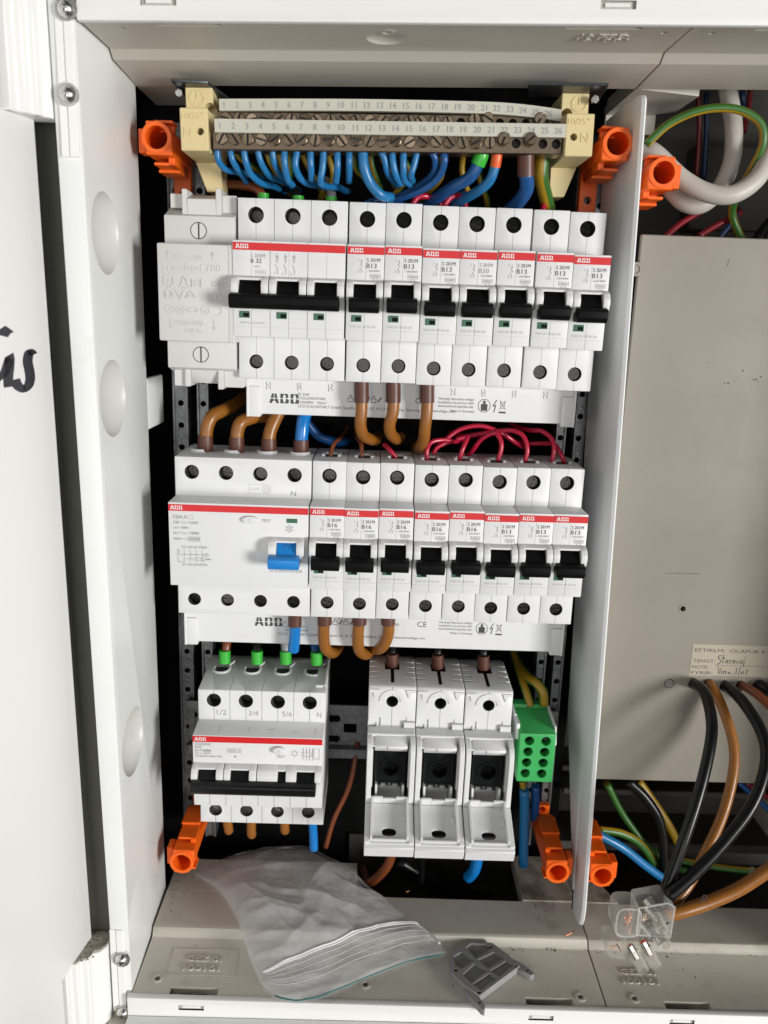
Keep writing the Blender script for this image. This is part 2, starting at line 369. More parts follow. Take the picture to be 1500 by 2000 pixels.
# ridge on the front strip, lug slots
for z0, z1 in ((47, 108), (-368, -318)):
    for xa, xb, up in ((-58.4, -55.2, 0), (-55.0, -51.4, .4)):
        mb = MB(M['frame']); mb.box(xa, xb, 100, (109.2 if z0 > 0 else 102.2)+up, z0, z1, 0.3); P('front_strip', mb)
mb = MB(M['frame'])
hp = [(-96,100),(-96,121),(-72,121),(-71,117),(-68,117),(-67,114),(-64.5,114),(-64,110),(-61.5,109),(-61,100)]
mb.prism(hp, 'z', 61, 125, 0.5); P('hinge_block', mb)
mb = MB(M['frame'])
hp2 = [(-82,92),(-82,119),(-74.5,119),(-73.5,115.5),(-70.5,115.5),(-69.5,112.5),(-66,112.5),(-65.5,108),(-62,107),(-59.5,103),(-59.5,92)]
mb.prism(hp2, 'z', -400, -327.5, 0.5); P('hinge_block', mb)
mb = MB(M['dusty']); mb.prism([(-81.5,92.5),(-81.5,118.4),(-75,118.4),(-72,114.5),(-69,112),(-66,110),(-65,106),(-62,105),(-60.2,101),(-60.2,92.5)], 'z', -327.6, -327.1, .1); P('dust_film', mb)
mb = MB(M['debris'])
for i in range(60):
    x = random.uniform(-78, -64); d = random.uniform(93, 113); r = random.uniform(0.12, .4)
    mb.box(x-r, x+r, d-r, d+r, -327.3, -326.9, 0.05)
o = P('dust', mb); o['kind'] = 'stuff'
def screw(c, r, lab=None):                  # domed cross-head machine screw with washer
    mb = MB(M['zinc']); x, d, z = c
    mb.cyl((x, d, z), 'd', 0.8, r*1.28, 24); mb.cyl((x, d+.8, z), 'd', 1.6, r, 24, r*.72); mb.cyl((x, d+2.4, z), 'd', .6, r*.72, 24, r*.4)
    cut = MB(); cut.box(x-r*.5, x+r*.5, d+1.7, d+5, z-.35, z+.35); cut.box(x-.35, x+.35, d+1.7, d+5, z-r*.5, z+r*.5)
    return P('screw', mb, cut=cut)
for px, py, d in ((130, 18, 109.7), (133, 185, 109.7), (238, 1873, 102.8), (241, 1977, 102.8)):
    screw(at(px, py, d), 3.3)
# top flanges: two lengths, seam at x = 187; the top climbs slightly to the right
def ZT(x): return 96.2+(x+50)*0.0285
def sheared(mb, f):
    for v in mb.bm.verts: v.co.z += f(v.co.x/K)*K
    return mb
prof = [(108.5,0),(71,0.6),(66.7,-2.6),(33,-4.2),(33,10),(108.5,10)]
sh = lambda x: 96.2+(x+50)*0.0285
def flange_cut(mb, xs):
    for x in xs: mb.cyl((x, 98, -3), 'z', 8, 1.4, 16)
for x0, x1, holes, slots in ((-49.6, 186.7, (-36, 178), ((-22, 12), (138, 30))), (187.3, 470, (197, 330), ((212, 30),))):
    mb = MB(M['beigetop']); mb.prism(prof, 'x', x0, x1, 0.25)
    cut = MB(); flange_cut(cut, holes)
    for a, wdt in slots: cut.box(a, a+wdt if wdt > 15 else a+26, 101.5, 105.5, -1, 2.2)
    if x0 < 0: cut.ball((68.5, 88, -0.5), 8.6, 8.6, 4, 32)
    else:
        cut.prism([(222, -30), (222, 20), (232, 31), (600, 31), (600, -30)], 'z', -20, 30)
    sheared(mb, sh); sheared(cut, sh)
    fl = P('top_flange', mb, cut=cut)
    if x0 < 0:
        mb = MB(M['beigetop'])
        mb.text('100161', (166, 88, 102.2), 3.6, 21, (-1,0,-0.0285), (0,1,0), (0,0,-1), 0.5)
        mb.text('GEZ 61', (165, 93, 102.2), 3.6, 19, (-1,0,-0.0285), (0,1,0), (0,0,-1), 0.5)
        lt = mb.obj('lettering', fl)
        mb = MB(M['beigetop']); mb.ring((68.5, 96.2, 99.6), 'z', 0.8, 3.2, 2.0)
        mb.obj('screw_boss', fl)
mb = MB(M['beigetop']); mb.prism([(187.3,32.9),(222,20),(222,-13),(210,-20),(187.3,-20)], 'z', -4.0, 4); sheared(mb, sh); mb.box(187.3, 214, -24, -20, 90, 104)
P('top_flange', mb)
mb = MB(M['beigetop']); mb.prism([(-49.8,33.2),(-49.8,-5),(-30,-5),(-14,33.2)], 'z', -4.2, 4); sheared(mb, sh); P('top_flange', mb)
# front faces of the frame with clip slots
def rail(name, z0, z1, f, slots, d=109):
    mb = MB(M['frame'], M['black']); mb.box(-49.8, 470, d-3, d+0.6, z0, z1, 0.6, 2)
    cut = MB(M['frame'], M['black']); cut.m = 1  # slot walls and backing coloured black to paint the shade inside
    for x, ww in slots: cut.box(x-ww/2, x+ww/2, d-8, d+5, 0.5*(z0+z1)+cz-1.5, 0.5*(z0+z1)+cz+1.5)
    sheared(mb, f); sheared(cut, f); fr = P(name, mb, cut=cut)
    for x, ww in slots:
        mb = MB(M['frame']); zc = 0.5*(z0+z1)+cz
        mb.box(x-ww/2+1.6, x+ww/2-2.2, d-5, d+0.2, zc-0.65, zc+0.85, 0.2); sheared(mb, f); mb.obj('clip', fr)
        mb = MB(M['black']); mb.box(x-ww/2-.6, x+ww/2+.6, d-6, d-5.2, zc-2.2, zc+2.2); sheared(mb, f); mb.obj('clip_slot', fr)
cz = -6.6
rail('top_rail', -0.6, 26, sh, ((-18.5, 13.5), (156, 13.5), (330, 13.5)))
mb = MB(M['frame']); mb.box(-49.8, 470, 104, 107, 10, 60); sheared(mb, sh); P('top_rail', mb)
# bottom flanges
fb_ = lambda x: -356.0-(x+50)*0.006
profb = [(105.0,0),(63.5,0.4),(60.5,4.6),(56.5,4.6),(30,4.4),(30,-8),(105.0,-8)]
for x0, x1, holes, slots, pitx in ((-48.3, 199.2, (-37.5, 73, 187.2), ((-29, 25), (157.5, 25)), None), (199.9, 470, (216, 330), ((231, 24.5),), None)):
    mb = MB(M['beige']); mb.prism(profb, 'x', x0, x1, 0.3)
    cut = MB()
    for x in holes: cut.cyl((x, 92.5 if x < 150 else 96.5, -5), 'z', 8, 1.5, 20)
    for a, wd in slots: cut.box(a, a+wd, 97.6, 103.9, -4.5, 2)
    sheared(mb, fb_); sheared(cut, fb_); fl = P('bottom_flange', mb, cut=cut)
    for x in holes:
        d0 = 92.5 if x < 150 else 96.5
        mb = MB(M['beige']); mb.ring((x, d0, fb_(x)+0.05), 'z', 0.45, 2.9, 1.6); mb.obj('screw_boss', fl)
        mb = MB(M['groove']); mb.cyl((x, d0, fb_(x)-4.6), 'z', 0.5, 1.6, 16); mb.obj('screw_hole', fl)
    mb = MB(M['beige'])
    tx = -25.5 if x0 < 0 else 213
    q = -355.75 if x0 < 0 else -357.3
    mb.text('GEZ 61', (tx+0.6, 80.3, q), 3.9, 19, (1,0,0), (0.02,-1,0), (0,0,1), 0.9)
    mb.text('100161', (tx, 86.8, q), 3.9, 19.5, (1,0,0), (0.02,-1,0), (0,0,1), 0.9)
    if x0 < 0: mb.line([(tx-8.5, -71.5), (tx+28, -71.5), (tx+28, -90), (tx-8.5, -90)], 0.3, (0,0,q), (1,0,0), (0,-1,0), (0,0,1), True, 0.12)
    mb.obj('lettering', fl)
    mb = MB(M['beige'])
    for cx, cd in ((-38, 83.5), (188.5, 84.3)) if x0 < 0 else ((206, 84.6),):
        mb.arc(cx, -cd, 2.9, 0, 360, 0.3, 24, o=(0,0,fb_(cx)), u=(1,0,0), v=(0,-1,0), nrm=(0,0,1), ext=0.14)
    mb.obj('moulding_ring', fl)
mb = MB(M['beige'])
mb.box(-48.3, 66, 0, 29.9, -361, -351.8, 0.3); P('bottom_flange', mb)
mb = MB(M['dusty'])
mb.box(167.3, 199.2, -12, 29.9, -361, -352.2, 0.3); P('bottom_flange', mb)
mb = MB(M['dusty']); mb.prism([(199.9,29.9),(226,29.9),(209,-14),(199.9,-14)], 'z', -361, -352.6, 0.3); P('bottom_flange', mb)
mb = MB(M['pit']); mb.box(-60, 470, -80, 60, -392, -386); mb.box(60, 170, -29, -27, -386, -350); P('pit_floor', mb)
cz = 4.2
rail('bottom_rail', -18, 0.4, fb_, ((-16.8, 13), (164.7, 13), (238.5, 13)), 105.4)
mb = MB(M['beige']); mb.box(-60, 470, 98, 128, -392, -371.5, 0.5); P('bottom_rail', mb)
mb = MB(M['wall']); mb.box(-49.5, 470, 106, 112, -371.4, -366.2, 0.5); P('bottom_rail', mb)
# right compartment: back wall with ledges
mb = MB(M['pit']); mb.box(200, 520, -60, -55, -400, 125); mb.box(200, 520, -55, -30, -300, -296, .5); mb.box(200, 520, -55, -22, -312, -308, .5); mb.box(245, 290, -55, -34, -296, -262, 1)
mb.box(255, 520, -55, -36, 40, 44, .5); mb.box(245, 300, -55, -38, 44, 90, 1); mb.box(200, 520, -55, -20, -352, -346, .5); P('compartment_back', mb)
mb = MB(M['beige']); mb.box(345, 349, -60, 104, -352, 98); P('compartment_wall', mb)
# ------------------------------------------------------------------ open door leaf on the left, with a handwritten word
dt, db = atx(70, 230, -70), atx(178, 1830, -70)
hx, hd = -70.0, 100.0
uu = Vector((-0.168, 0.986, 0)).normalized()
def dp(s, z, n=0): return (hx+uu.x*s+uu.y*n, hd+uu.y*s-uu.x*n, z)
door = thing('cabinet_door', 'white open door leaf with black handwriting along the left edge', 'door', dp(0, -327))
def leaf(pts, n0, n1):
    mb = MB(M['door']); mb.hull8([dp(a, z, n0) for a, z in pts], [dp(a, z, n1) for a, z in pts], 0.8, 2); return mb
pts = [(3.2, 61.5), (27, 60.5), (27, 130), (160, 130), (160, -420), (24.5, -420), (24.5, -328.5), (-3.6, -328)]
mb = leaf(pts, 0, -4)
o = mb.obj('leaf'); o.parent = door; o.matrix_parent_inverse = Matrix.Translation(-door.location)
def ondoor(px, py):                         # where the stroke seen at this point lies on the leaf
    q = RM @ Vector(((px-750)/FPX, -(py-1000)/FPX, -1.0))
    c = Vector((CAM[0], CAM[1])); g = Vector((q[0], q[2])); n = Vector((uu.y, -uu.x)); h = Vector((hx, hd))
    t = (h-c).dot(n)/g.dot(n); p = c+g*t
    return ((p-h).dot(Vector((uu.x, uu.y))), CAM[2]+t*q[1])
mb = MB(M['pen'])
on = dict(o=dp(0, 0, 0.03), u=tuple(uu), v=(0,0,1), nrm=(uu.y, -uu.x, 0))
for pts, wd in (([(4,656),(8,650),(12,646),(19,642)], 3.0), ([(-12,742),(0,735),(9,728),(15,712),(19,700),(18,720),(16,740),(17,756)], 2.4),
                ([(-18,760),(-8,742),(0,736)], 2.4),
                ([(29,741),(33,751),(40,758),(48,760),(56,752),(59,738),(57,722),(54,706),(56,692),(60,688),(64,693)], 2.6)):
    pp = crom([(*ondoor(*p), 0) for p in pts], 5)
    mb.line([(p[0]/2.7, p[1]) for p in pp], wd, su=2.7, **on)
o = mb.obj('handwriting'); o.parent = door; o.matrix_parent_inverse = Matrix.Translation(-door.location)
# ------------------------------------------------------------------ divider blade on the right of the rows
div = thing('divider_panel', 'upright white plastic blade between breaker rows and beige plate', 'panel', (198, 65, -346))
dT, dB = at(1267, 185, 57), at(1144, 1815, 57)
def dx(z): return dB[0]+(z-dB[2])/(dT[2]-dB[2])*(dT[0]-dB[0])-1.5
mb = MB(M['divider'])
sec = [(-2.9, 2), (-2.9, 38), (-2.3, 40), (-2.3, 52), (-1.2, 56.4), (0.2, 57.3), (1.0, 56.6), (1.6, 54), (1.6, 2)]
zs = [(dT[2]+.5, 3.0), (dT[2]-1, 0.8), (88, 0), (0, 0), (-120, 0), (-240, 0), (-336, 0), (-344, 1.5), (dB[2]-.5, 4)]
rings = []
for z, ins in zs:
    lo = 0 if z > -330 else 40
    rings.append([mb.bm.verts.new(V((dx(z)+a, max(b, lo)-(ins if b > 45 else 0), z))) for a, b in sec])
for i in range(len(rings)-1):
    for k in range(len(sec)): mb.face([rings[i][k], rings[i][(k+1) % len(sec)], rings[i+1][(k+1) % len(sec)], rings[i+1][k]], True)
mb.face(rings[0]); mb.face(rings[-1])
o = mb.obj('blade', sharp=0.5); o.parent = div; o.matrix_parent_inverse = Matrix.Translation(-div.location)
# ------------------------------------------------------------------ beige cover plate in the right compartment
cp = thing('cover_plate', 'beige cover plate with cables passing through holes below a paper label', 'cover plate', (250, 35, -266))
def Q(name, mb, par=cp, **k):
    o = mb.obj(name, **k); o.parent = par
    if par == cp: o.matrix_parent_inverse = Matrix.Translation(-cp.location)
    return o
holes = [at(1355,1336,35), at(1384,1336,35), at(1416,1341,35), at(1447,1340,35), at(1480,1340,35)]
mb = MB(M['cover']); mb.box(196.5, 440, 32, 35, -265.8, 33.4, 0.5)
cut = MB()
for h in holes: cut.cyl((h[0], 30, h[2]), 'd', 8, 3.1, 20)
h = at(1334, 1189, 35); cut.cyl((h[0], 30, h[2]), 'd', 8, 1.5, 16)
Q('plate', mb, cut=cut)
mb = MB(M['cover']); mb.ring((h[0], 35, h[2]), 'd', 0.25, 2.2, 1.5, 20); Q('screw_hole', mb)
p = at(1240, 526, 35); mb = MB(M['cover']); mb.ring((p[0], 35, p[2]), 'd', 1.5, 3.4, 2.2, 24); mb.cyl((p[0], 35, p[2]), 'd', 0.9, 2.1, 16); Q('screw', mb)
p = at(1307, 1335, 35); mb = MB(M['pen']); mb.arc(p[0], p[2], 2.6, 0, 360, 0.42, 24, o=(0,35.05,0)); Q('pen_ring', mb)
mb = MB(M['pen'])
a, b = at(1300,1120,35), at(1368,1121,35); mb.line([(a[0],a[2]),((a[0]+b[0])/2,a[2]+.5),(b[0],b[2])], 0.22, o=(0,35.04,0))
for q in ((1451,724,.5),(1422,748,.6),(1415,748,.4),(1476,741,.6),(1480,745,.4),(1486,736,.5),(1382,708,.35),(1470,741,.35),(1467,762,.3),(1440,738,.3),(1434,745,.3)):
    c = at(q[0], q[1], 35); mb.arc(c[0], c[2], q[2]*.5, 0, 360, q[2]*.8, 8, o=(0,35.04,0))
a, b = at(1420,520,35), at(1424,506,35); mb.line([(a[0],a[2]),(b[0],b[2])], .25, o=(0,35.04,0))
Q('pen_mark', mb)
mb = MB(M['paper']); a = at(1354,1257,35); b = at(1351,1319,35)
mb.box(a[0], a[0]+62, 35.02, 35.15, b[2], a[2]-.2, 0)
lab = Q('paper_label', mb)
mb = MB(M['ink'], M['pen'])
x = a[0]; z = a[2]
mb.text('EFTIRLM:  OLAFUR Þ.', (x+1.4, 35.2, z-4.6), 2.0, 40); mb.text('TENGT:', (x+1.1, 35.2, z-11), 2.0, 12.3)
mb.text('NOTK.', (x+0.9, 35.2, z-14.7), 2.0, 9.6); mb.text('FYRIR:', (x+0.9, 35.2, z-18.1), 2.0, 12)
for k in range(14): mb.line([(x+13.8+k*2, z-12.4), (x+15.1+k*2, z-12.4)], .25, o=(0,35.2,0)); mb.line([(x+13.2+k*2, z-18.9), (x+14.5+k*2, z-18.9)], .25, o=(0,35.2,0))
mb.m = 1
def hand(lst, ox, oz, s):
    for st in lst: mb.line([(ox+a*s, oz+b*s) for a, b in st], .32, o=(0,35.22,0))
hand([[(3,9),(0,8),(0,6),(3,3),(2,0),(-1,-1)],[(5,10),(5,0)],[(3,6),(7,6)],[(8,3),(10,4),(10,1),(8,1),(8,3)],[(12,4),(12,0)],[(12,3),(14,4)],[(15,2),(18,3),(16,4),(15,1),(18,1)],[(19,3),(20,0)],[(20,3),(22,3),(23,0)],[(27,4),(24,4),(24,1),(27,2),(26,-3)],[(26,7),(28,7)]], x+15, z-11.3, .55)
hand([[(0,9),(2,0),(4,8)],[(5,4),(5,0)],[(7,4),(7,0)],[(7,3),(9,4),(10,0)],[(12,3),(13,0),(14,3),(15,1)],[(17,0),(19,1)],[(21,8),(21,0)],[(25,9),(24,-1)],[(27,3),(29,4),(29,1),(27,1),(27,3)],[(31,6),(34,5),(32,0)]], x+15.5, z-17.6, .5)
Q('lettering', mb, lab)
# ------------------------------------------------------------------ breakers and the other devices on the rails
Z1, Z2, Z3 = 0.0, -125.2, -251.3
H, DS, DN, NT, NB = 42.3, 45.2, 60.7, 22.0, -21.6
def logo(mb, x, z, h, d):                   # three cut block letters
    w_ = h*1.02; g = h*0.09
    for i in range(3):
        ox = x+i*w_*1.04
        def q(pts): mb.poly([(ox+a*w_, d, z+b*h) for a, b in pts])
        if i == 0:
            q([(0.0,0),(0.28,0),(0.33,0.2),(0.45,0.2),(0.45,0.46),(0.12,0.46)]); q([(0.53,0.2),(0.66,0.2),(0.7,0),(0.98,0),(0.86,0.46),(0.53,0.46)])
            q([(0.14,0.54),(0.45,0.54),(0.45,1),(0.27,1)]); q([(0.53,0.54),(0.84,0.54),(0.71,1),(0.53,1)])
        else:
            q([(0.08,0),(0.45,0),(0.45,0.18),(0.36,0.18),(0.36,0.46),(0.08,0.46)]); q([(0.53,0),(0.8,0),(0.95,0.1),(0.95,0.34),(0.8,0.46),(0.64,0.46),(0.64,0.18),(0.53,0.18)])
            q([(0.08,0.54),(0.36,0.54),(0.36,0.82),(0.45,0.82),(0.45,1),(0.08,1)]); q([(0.64,0.54),(0.76,0.54),(0.89,0.64),(0.89,0.9),(0.76,1),(0.53,1),(0.53,0.82),(0.64,0.82)])
def body(poles, wp=17.5, hx=8.75, grooves=True, ztop=34.7, zbot=-34.0, split=(), prof=None, r=3.75):
    W = poles*wp
    mb = MB(M['white'], M['groove'])
    pr = prof or [(2,-H),(2,H-.4),(8,H),(DS,H),(DS,NT),(DN,NT),(DN-0.5,NB),(DS,NB),(DS,-H)]
    mb.prism(pr, 'x', 0.12, W-0.12, 0.45, 2)
    cut = MB(M['white'], M['groove'])
    for p in range(poles):
        x = p*wp+hx; cut.m = 1
        cut.cyl((x, DS-8.5, ztop), 'd', 12, r, 24); cut.cyl((x, DS-7.5, zbot), 'd', 12, r*0.93, 24)  # hole walls coloured dark, painting the shade inside the white housing
        cut.m = 1
        if grooves:
            cut.box(x-.07, x+.07, DS-.45, DS+1, NT+.01, H+1); cut.box(x-.07, x+.07, DS-.45, DS+1, -H-1, NB)
            cut.box(x-.06, x+.06, DN-.9, DN+1, NB-1, -9); cut.box(x-.05, x+.05, DN-.3, DN+1, 6, 17.5)
        if p: cut.box(p*wp-.1, p*wp+.1, DS-.8, DN+2, -H-1, H+1) if not split else None
        cut.m = 0
    return mb, cut, W
def guards(mb, x0, x1, holes, zt=6.0, zb=-4.6):      # raised hood with slots for the toggle
    pg = [(58,zt),(62.5,zt),(65.4,zt-1.3),(67.0,zt-3.6),(67.2,zt-6),(66.2,zb+1.4),(64.2,zb+.3),(58,zb)]
    xs = [x0]+[v for h in holes for v in h]+[x1]
    for i in range(0, len(xs), 2): mb.prism(pg, 'x', xs[i], xs[i+1], 0.45, 2)
    pt = [(58,zt-.02),(62.0,zt-.02),(64.4,zt-.9),(64.4,zt-1.8),(58,zt-1.8)]
    for a, b in holes: mb.prism(pt, 'x', a-.2, b+.2)
def toggle(name, root, m, spans, lip):
    mb = MB(m)
    for a, b in spans: mb.prism([(58,4.2),(62.2,4.2),(64.2,1.5),(66.2,-1.4),(69,-2.6),(69,-5),(58,-5)], 'x', a, b, 0.25)
    mb.prism([(62.5,-1.9),(67.5,-1.7),(71,-2.5),(71.7,-3.4),(71.5,-6.6),(70.3,-8.4),(68.4,-8.7),(62,-8.5)], 'x', lip[0], lip[1], 0.5, 2)
    return mb.obj(name, root)
def tscrew(root, x, z, d, name='terminal_screw', m='dscrew', r=3.3):
    key = (m, r)
    if key not in _TS:
        mb = MB(M[m]); mb.cyl((0,0,0), 'd', 1.6, r, 18, r*.9)
        c = MB(); c.box(-r*.72, r*.72, .9, 3, -.42, .42); c.box(-.42, .42, .9, 3, -r*.72, r*.72)
        _TS[key] = boolean(mb.mesh('terminal_screw'), c)
    o = bpy.data.objects.new(name, _TS[key]); C.objects.link(o); o.parent = root; o.location = V((x, d, z))
    o.rotation_euler = (random.uniform(-.12,.12), random.uniform(0, 1.5), random.uniform(-.12,.12)); return o
_TS = {}
def topclip(root, x, name='wire_clamp'):             # pale wire entry frame on top of a pole
    mb = MB(M['white']); mb.box(x-5, x-3.4, 22.5, 30.5, H-.5, H+1.1, .2); mb.box(x+3.4, x+5, 22.5, 30.5, H-.5, H+1.1, .2); mb.box(x-3.3, x+3.3, 22.5, 24.2, H-.5, H+1.1, .2); mb.obj(name, root)
    mb = MB(M['groove']); mb.box(x-3.2, x+3.2, 25, 32, H-.3, H+.06); mb.obj('wire_entry', root)
def prints(mb, x, rating, fade=False):
    d = DN+.06
    mb.m = 0 if not fade else 1
    mb.text('S 201M', (x+9.4, d, 14.4), 1.75, 6.1)
    mb.text(rating, (x+9.2, d-.03, 11.6), 2.2, 4.7)
    mb.m = 1; mb.text('~230/400V', (x+9.3, d-.05, 9.9), 1.0, 6.4)
    mb.line([(x+11.2, 8.9), (x+15.8, 8.9), (x+15.8, 7.1), (x+11.2, 7.1)], .16, o=(0,d-.05,0), close=True); mb.text('10000', (x+11.7, d-.05, 7.45), 1.15, 3.6)
    mb.line([(x+12.6, 7.0), (x+14.4, 7.0), (x+14.4, 5.7), (x+12.6, 5.7)], .14, o=(0,d-.05,0), close=True)
    mb.m = 1; mb.text('1', (x+5.4, d, 14.6), 1.2); mb.text('2', (x+5.2, d, 9.6), 1.3)
    mb.line([(x+6.9, 15.6), (x+6.9, 13.6), (x+6.4, 13.2), (x+7.4, 12.6), (x+6.9, 12.2)], .2, o=(0,d,0)); mb.line([(x+6.4, 14.4), (x+7.4, 14.4)], .2, o=(0,d,0))
    mb.line([(x+6.2, 11.9), (x+7.0, 10.4), (x+7.0, 9.4)], .2, o=(0,d,0))
    mb.m = 2; mb.text('N30 2D 20 E6 3A', (x+2.2, DN-.3, -15.6), 1.15, 12)
    mb.line([(x+.5, -17.0), (x+17, -17.0)], .12, o=(0,DN-.33,0))
def stripe(root, W, lx=1.5):
    mb = MB(M['red']); mb.box(0.25, W-.25, DN-.5, DN+.07, 17.6, 21.0); s_ = mb.obj('red_stripe', root)
    mb = MB(M['inkw']); logo(mb, lx, 18.35, 1.95, DN+.11); mb.obj('logo', s_); return s_
def indicator(root, x, z=-12.9):
    mb = MB(M['green']); mb.box(x, x+4.9, DN-1, DN-.12, z, z+3.1, .1); i = mb.obj('indicator', root)
    mb = MB(M['black']); mb.box(x+1.9, x+4.6, DN-.2, DN-.05, z+.5, z+2.2, .05); mb.arc(x+2.9, z+1.5, .55, 0, 360, .25, 10, o=(0,DN-.02,0)); mb.obj('mark', i)
def single(rating, fade=False, topc=False):
    root = thing('circuit_breaker', 'x', 'circuit breaker')
    mb, cut, W = body(1)
    me = mb.mesh('housing'); me = boolean(me, cut)
    o = bpy.data.objects.new('housing', me); C.objects.link(o); o.parent = root
    mb = MB(M['white']); guards(mb, .25, 17.2, [(3.5, 14.0)]); mb.obj('toggle_guard', root)
    toggle('toggle', root, M['black'], [(3.7, 13.8)], (1.6, 15.7))
    stripe(root, 17.5); indicator(root, 2.6)
    mb = MB(M['ink'], M['inkg'], M['inkl']); prints(mb, 0, rating, fade); mb.obj('lettering', root)
    tscrew(root, 8.75, 34.0, DS-6.4); tscrew(root, 8.75, -34.0, DS-4.2)
    topclip(root, 8.75)
    return root
ords = ['first', 'second', 'third', 'fourth', 'fifth', 'sixth', 'seventh', 'eighth']
pb = {r: single(r, r == 'B20') for r in ('B13', 'B16', 'B20')}
used = set()
def place(rating, loc, label, group):
    src = pb[rating]
    if rating not in used:
        used.add(rating); o = src; o.location = V(loc); o['label'] = label
    else: o = copy_thing(src, loc, label)
    o['group'] = group
    o.rotation_euler = (random.uniform(-.006,.006), 0, random.uniform(-.004,.004)); return o
GT, GM = 'single breakers in the top row', 'single breakers in the middle row'
lt = ['first single breaker right of the top triple breaker, marked B13', 'top row breaker marked B13 above the middle brown cable', 'top row breaker marked B13 above the rightmost brown cable',
      'single breaker with faint print marked B20 in the top row', 'top row breaker marked B13 just right of the faint B20 one', 'last but one breaker of the top row, marked B13, right end', 'last breaker of the top row beside the white blade, marked B13']
for i, r in enumerate(['B13', 'B13', 'B13', 'B20', 'B13', 'B13', 'B13']):
    place(r, (52.9+17.5*i+(0.5 if i > 4 else 0), 0, Z1-(0.35*i*.3)), lt[i], GT)
lm = ['first B16 breaker, next to the wide breaker with blue toggle', 'second B16 breaker of the middle row, above a brown cable loop', 'third B16 breaker of the middle row, crimson wire from behind',
      'fourth B16 breaker of the middle row, one bent crimson wire', 'last B16 breaker of the middle row, beside the first B13', 'first B13 breaker of the middle row, right of the B16 ones', 'second B13 breaker of the middle row, next to the end one', 'end breaker of the middle row near the white blade, marked B13']
for i, r in enumerate(['B16']*5+['B13']*3):
    place(r, (37.1+17.5*i, 0, Z2), lm[i], GM)
# three-pole breaker, top left
t = thing('triple_breaker', 'wide three-pole breaker marked B32 with one long black toggle bar', 'circuit breaker', (0, 0, Z1))
mb, cut, W = body(3); mb.obj('housing', t, cut=cut)
mb = MB(M['white'])
for k in range(3): guards(mb, 17.5*k+.2, 17.5*k+17.3, [(17.5*k+3.5, 17.5*k+14.0)])
mb.obj('toggle_guard', t)
toggle('toggle', t, M['black'], [(17.5*k+3.7, 17.5*k+13.8) for k in range(3)], (-0.2, 50.2))
stripe(t, 52.5, 1.5)
for k in range(3):
    indicator(t, 17.5*k+3.0); tscrew(t, 17.5*k+8.75, 34.4, DS-7.2); tscrew(t, 17.5*k+8.75, -34, DS-5); topclip(t, 17.5*k+8.75)
mb = MB(M['ink'], M['inkg'], M['inkl']); d = DN+.06
mb.m = 1; mb.text('S 203M', (8.6, d, 14.4), 1.75, 6.6); mb.m = 0; mb.text('B 32', (8.6, d, 12.0), 2.0, 5); mb.m = 2; mb.text('~400V', (9.4, d, 10), 1.0, 3.6)
mb.line([(10.9,8.9),(15.5,8.9),(15.5,7.1),(10.9,7.1)], .16, o=(0,d,0), close=True); mb.text('10000', (11.3,d,7.45), 1.15, 3.6)
mb.m = 1
for k in range(3):
    x = 20.8+k*3.9
    mb.line([(x,16.5),(x,12.4)], .2, o=(0,d,0)); mb.line([(x-.8,15.6),(x+.8,14.3)], .2, o=(0,d,0)); mb.line([(x+.8,15.6),(x-.8,14.3)], .2, o=(0,d,0)); mb.line([(x-.8,13.4),(x+.8,13.4)], .2, o=(0,d,0))
    mb.line([(x-.9,11.6),(x+.2,9.8),(x+.2,7.2)], .2, o=(0,d,0)); mb.text('246'[k], (x-1.6,d,7.1), 1.1)
mb.m = 2; mb.text('N30 4D 16 R6 02', (3.4, DN-.3, -15.6), 1.1, 11.5)
for k in range(3): mb.line([(17.5*k+.5,-17),(17.5*k+17,-17)], .12, o=(0,DN-.33,0))
mb.obj('lettering', t)
# residual current breaker with the blue toggle, middle left
t = thing('residual_current_breaker', 'wide four-pole breaker with bright blue toggle and oval test button', 'circuit breaker', (-33.1, 0, Z2))
mb, cut, W = body(4, 17.5, 8.75, False, 34.5, -34.2, split=(1,), r=3.7)
mb.obj('housing', t, cut=cut)
mb = MB(M['white']); guards(mb, 50.4, 68.2, [(54.4, 64.4)], 5.6, -5); mb.obj('toggle_guard', t)
tg = toggle('toggle', t, M['blue'], [(54.6, 64.2)], (50.8, 66.2))
mb = MB(M['ink']); mb.arc(59.4, 1.6, 1.35, 0, 360, .22, 18, o=(0,65.0,0), v=(0,-.35,1), nrm=(0,1,.3)); mb.obj('mark', tg)
mb = MB(M['white']); r_ = [(41.0+4.0*math.cos(a*.3927), 14.2+2.1*math.sin(a*.3927)) for a in range(16)]
mb.prism(r_, 'd', DN-1, DN+1.7, .5, 2); b = mb.obj('test_button', t)
mb = MB(M['inkl']); mb.text('T', (40.2, DN+1.8, 13.4), 1.8, 1.5); mb.obj('mark', b)
mb = MB(M['greenb'] if 0 else M['green']); mb.box(59, 64.4, DN-.4, DN+.12, 13.2, 15.4, .1); mb.obj('indicator', t)
stripe(t, 70, 1.2)
mb = MB(M['ink'], M['inkg'], M['inkl']); d = DN+.08
mb.m = 1; mb.text('TEST', (46.6,d,13.3), 1.5, 4.4)
mb.text('F204 A', (2.6,d,13.6), 1.9, 6.6); mb.m = 2; mb.line([(9.8,15.3),(12.4,15.3),(12.4,13.7),(9.8,13.7)], .2, o=(0,d,0), close=True); mb.m = 1
mb.text('63A  I n = 0,03A', (2.6,d,11.1), 1.5, 12.4); mb.m = 1; mb.text('Un = 400V~', (2.6,d,8.4), 1.3, 8.2); mb.text('Im = I n = 1000A', (2.6,d,5.6), 1.5, 12.8); mb.text('100A', (2.6,d,2.6), 1.3, 3.7); mb.text('10000', (10.4,d,2.6), 1.4, 4.8)
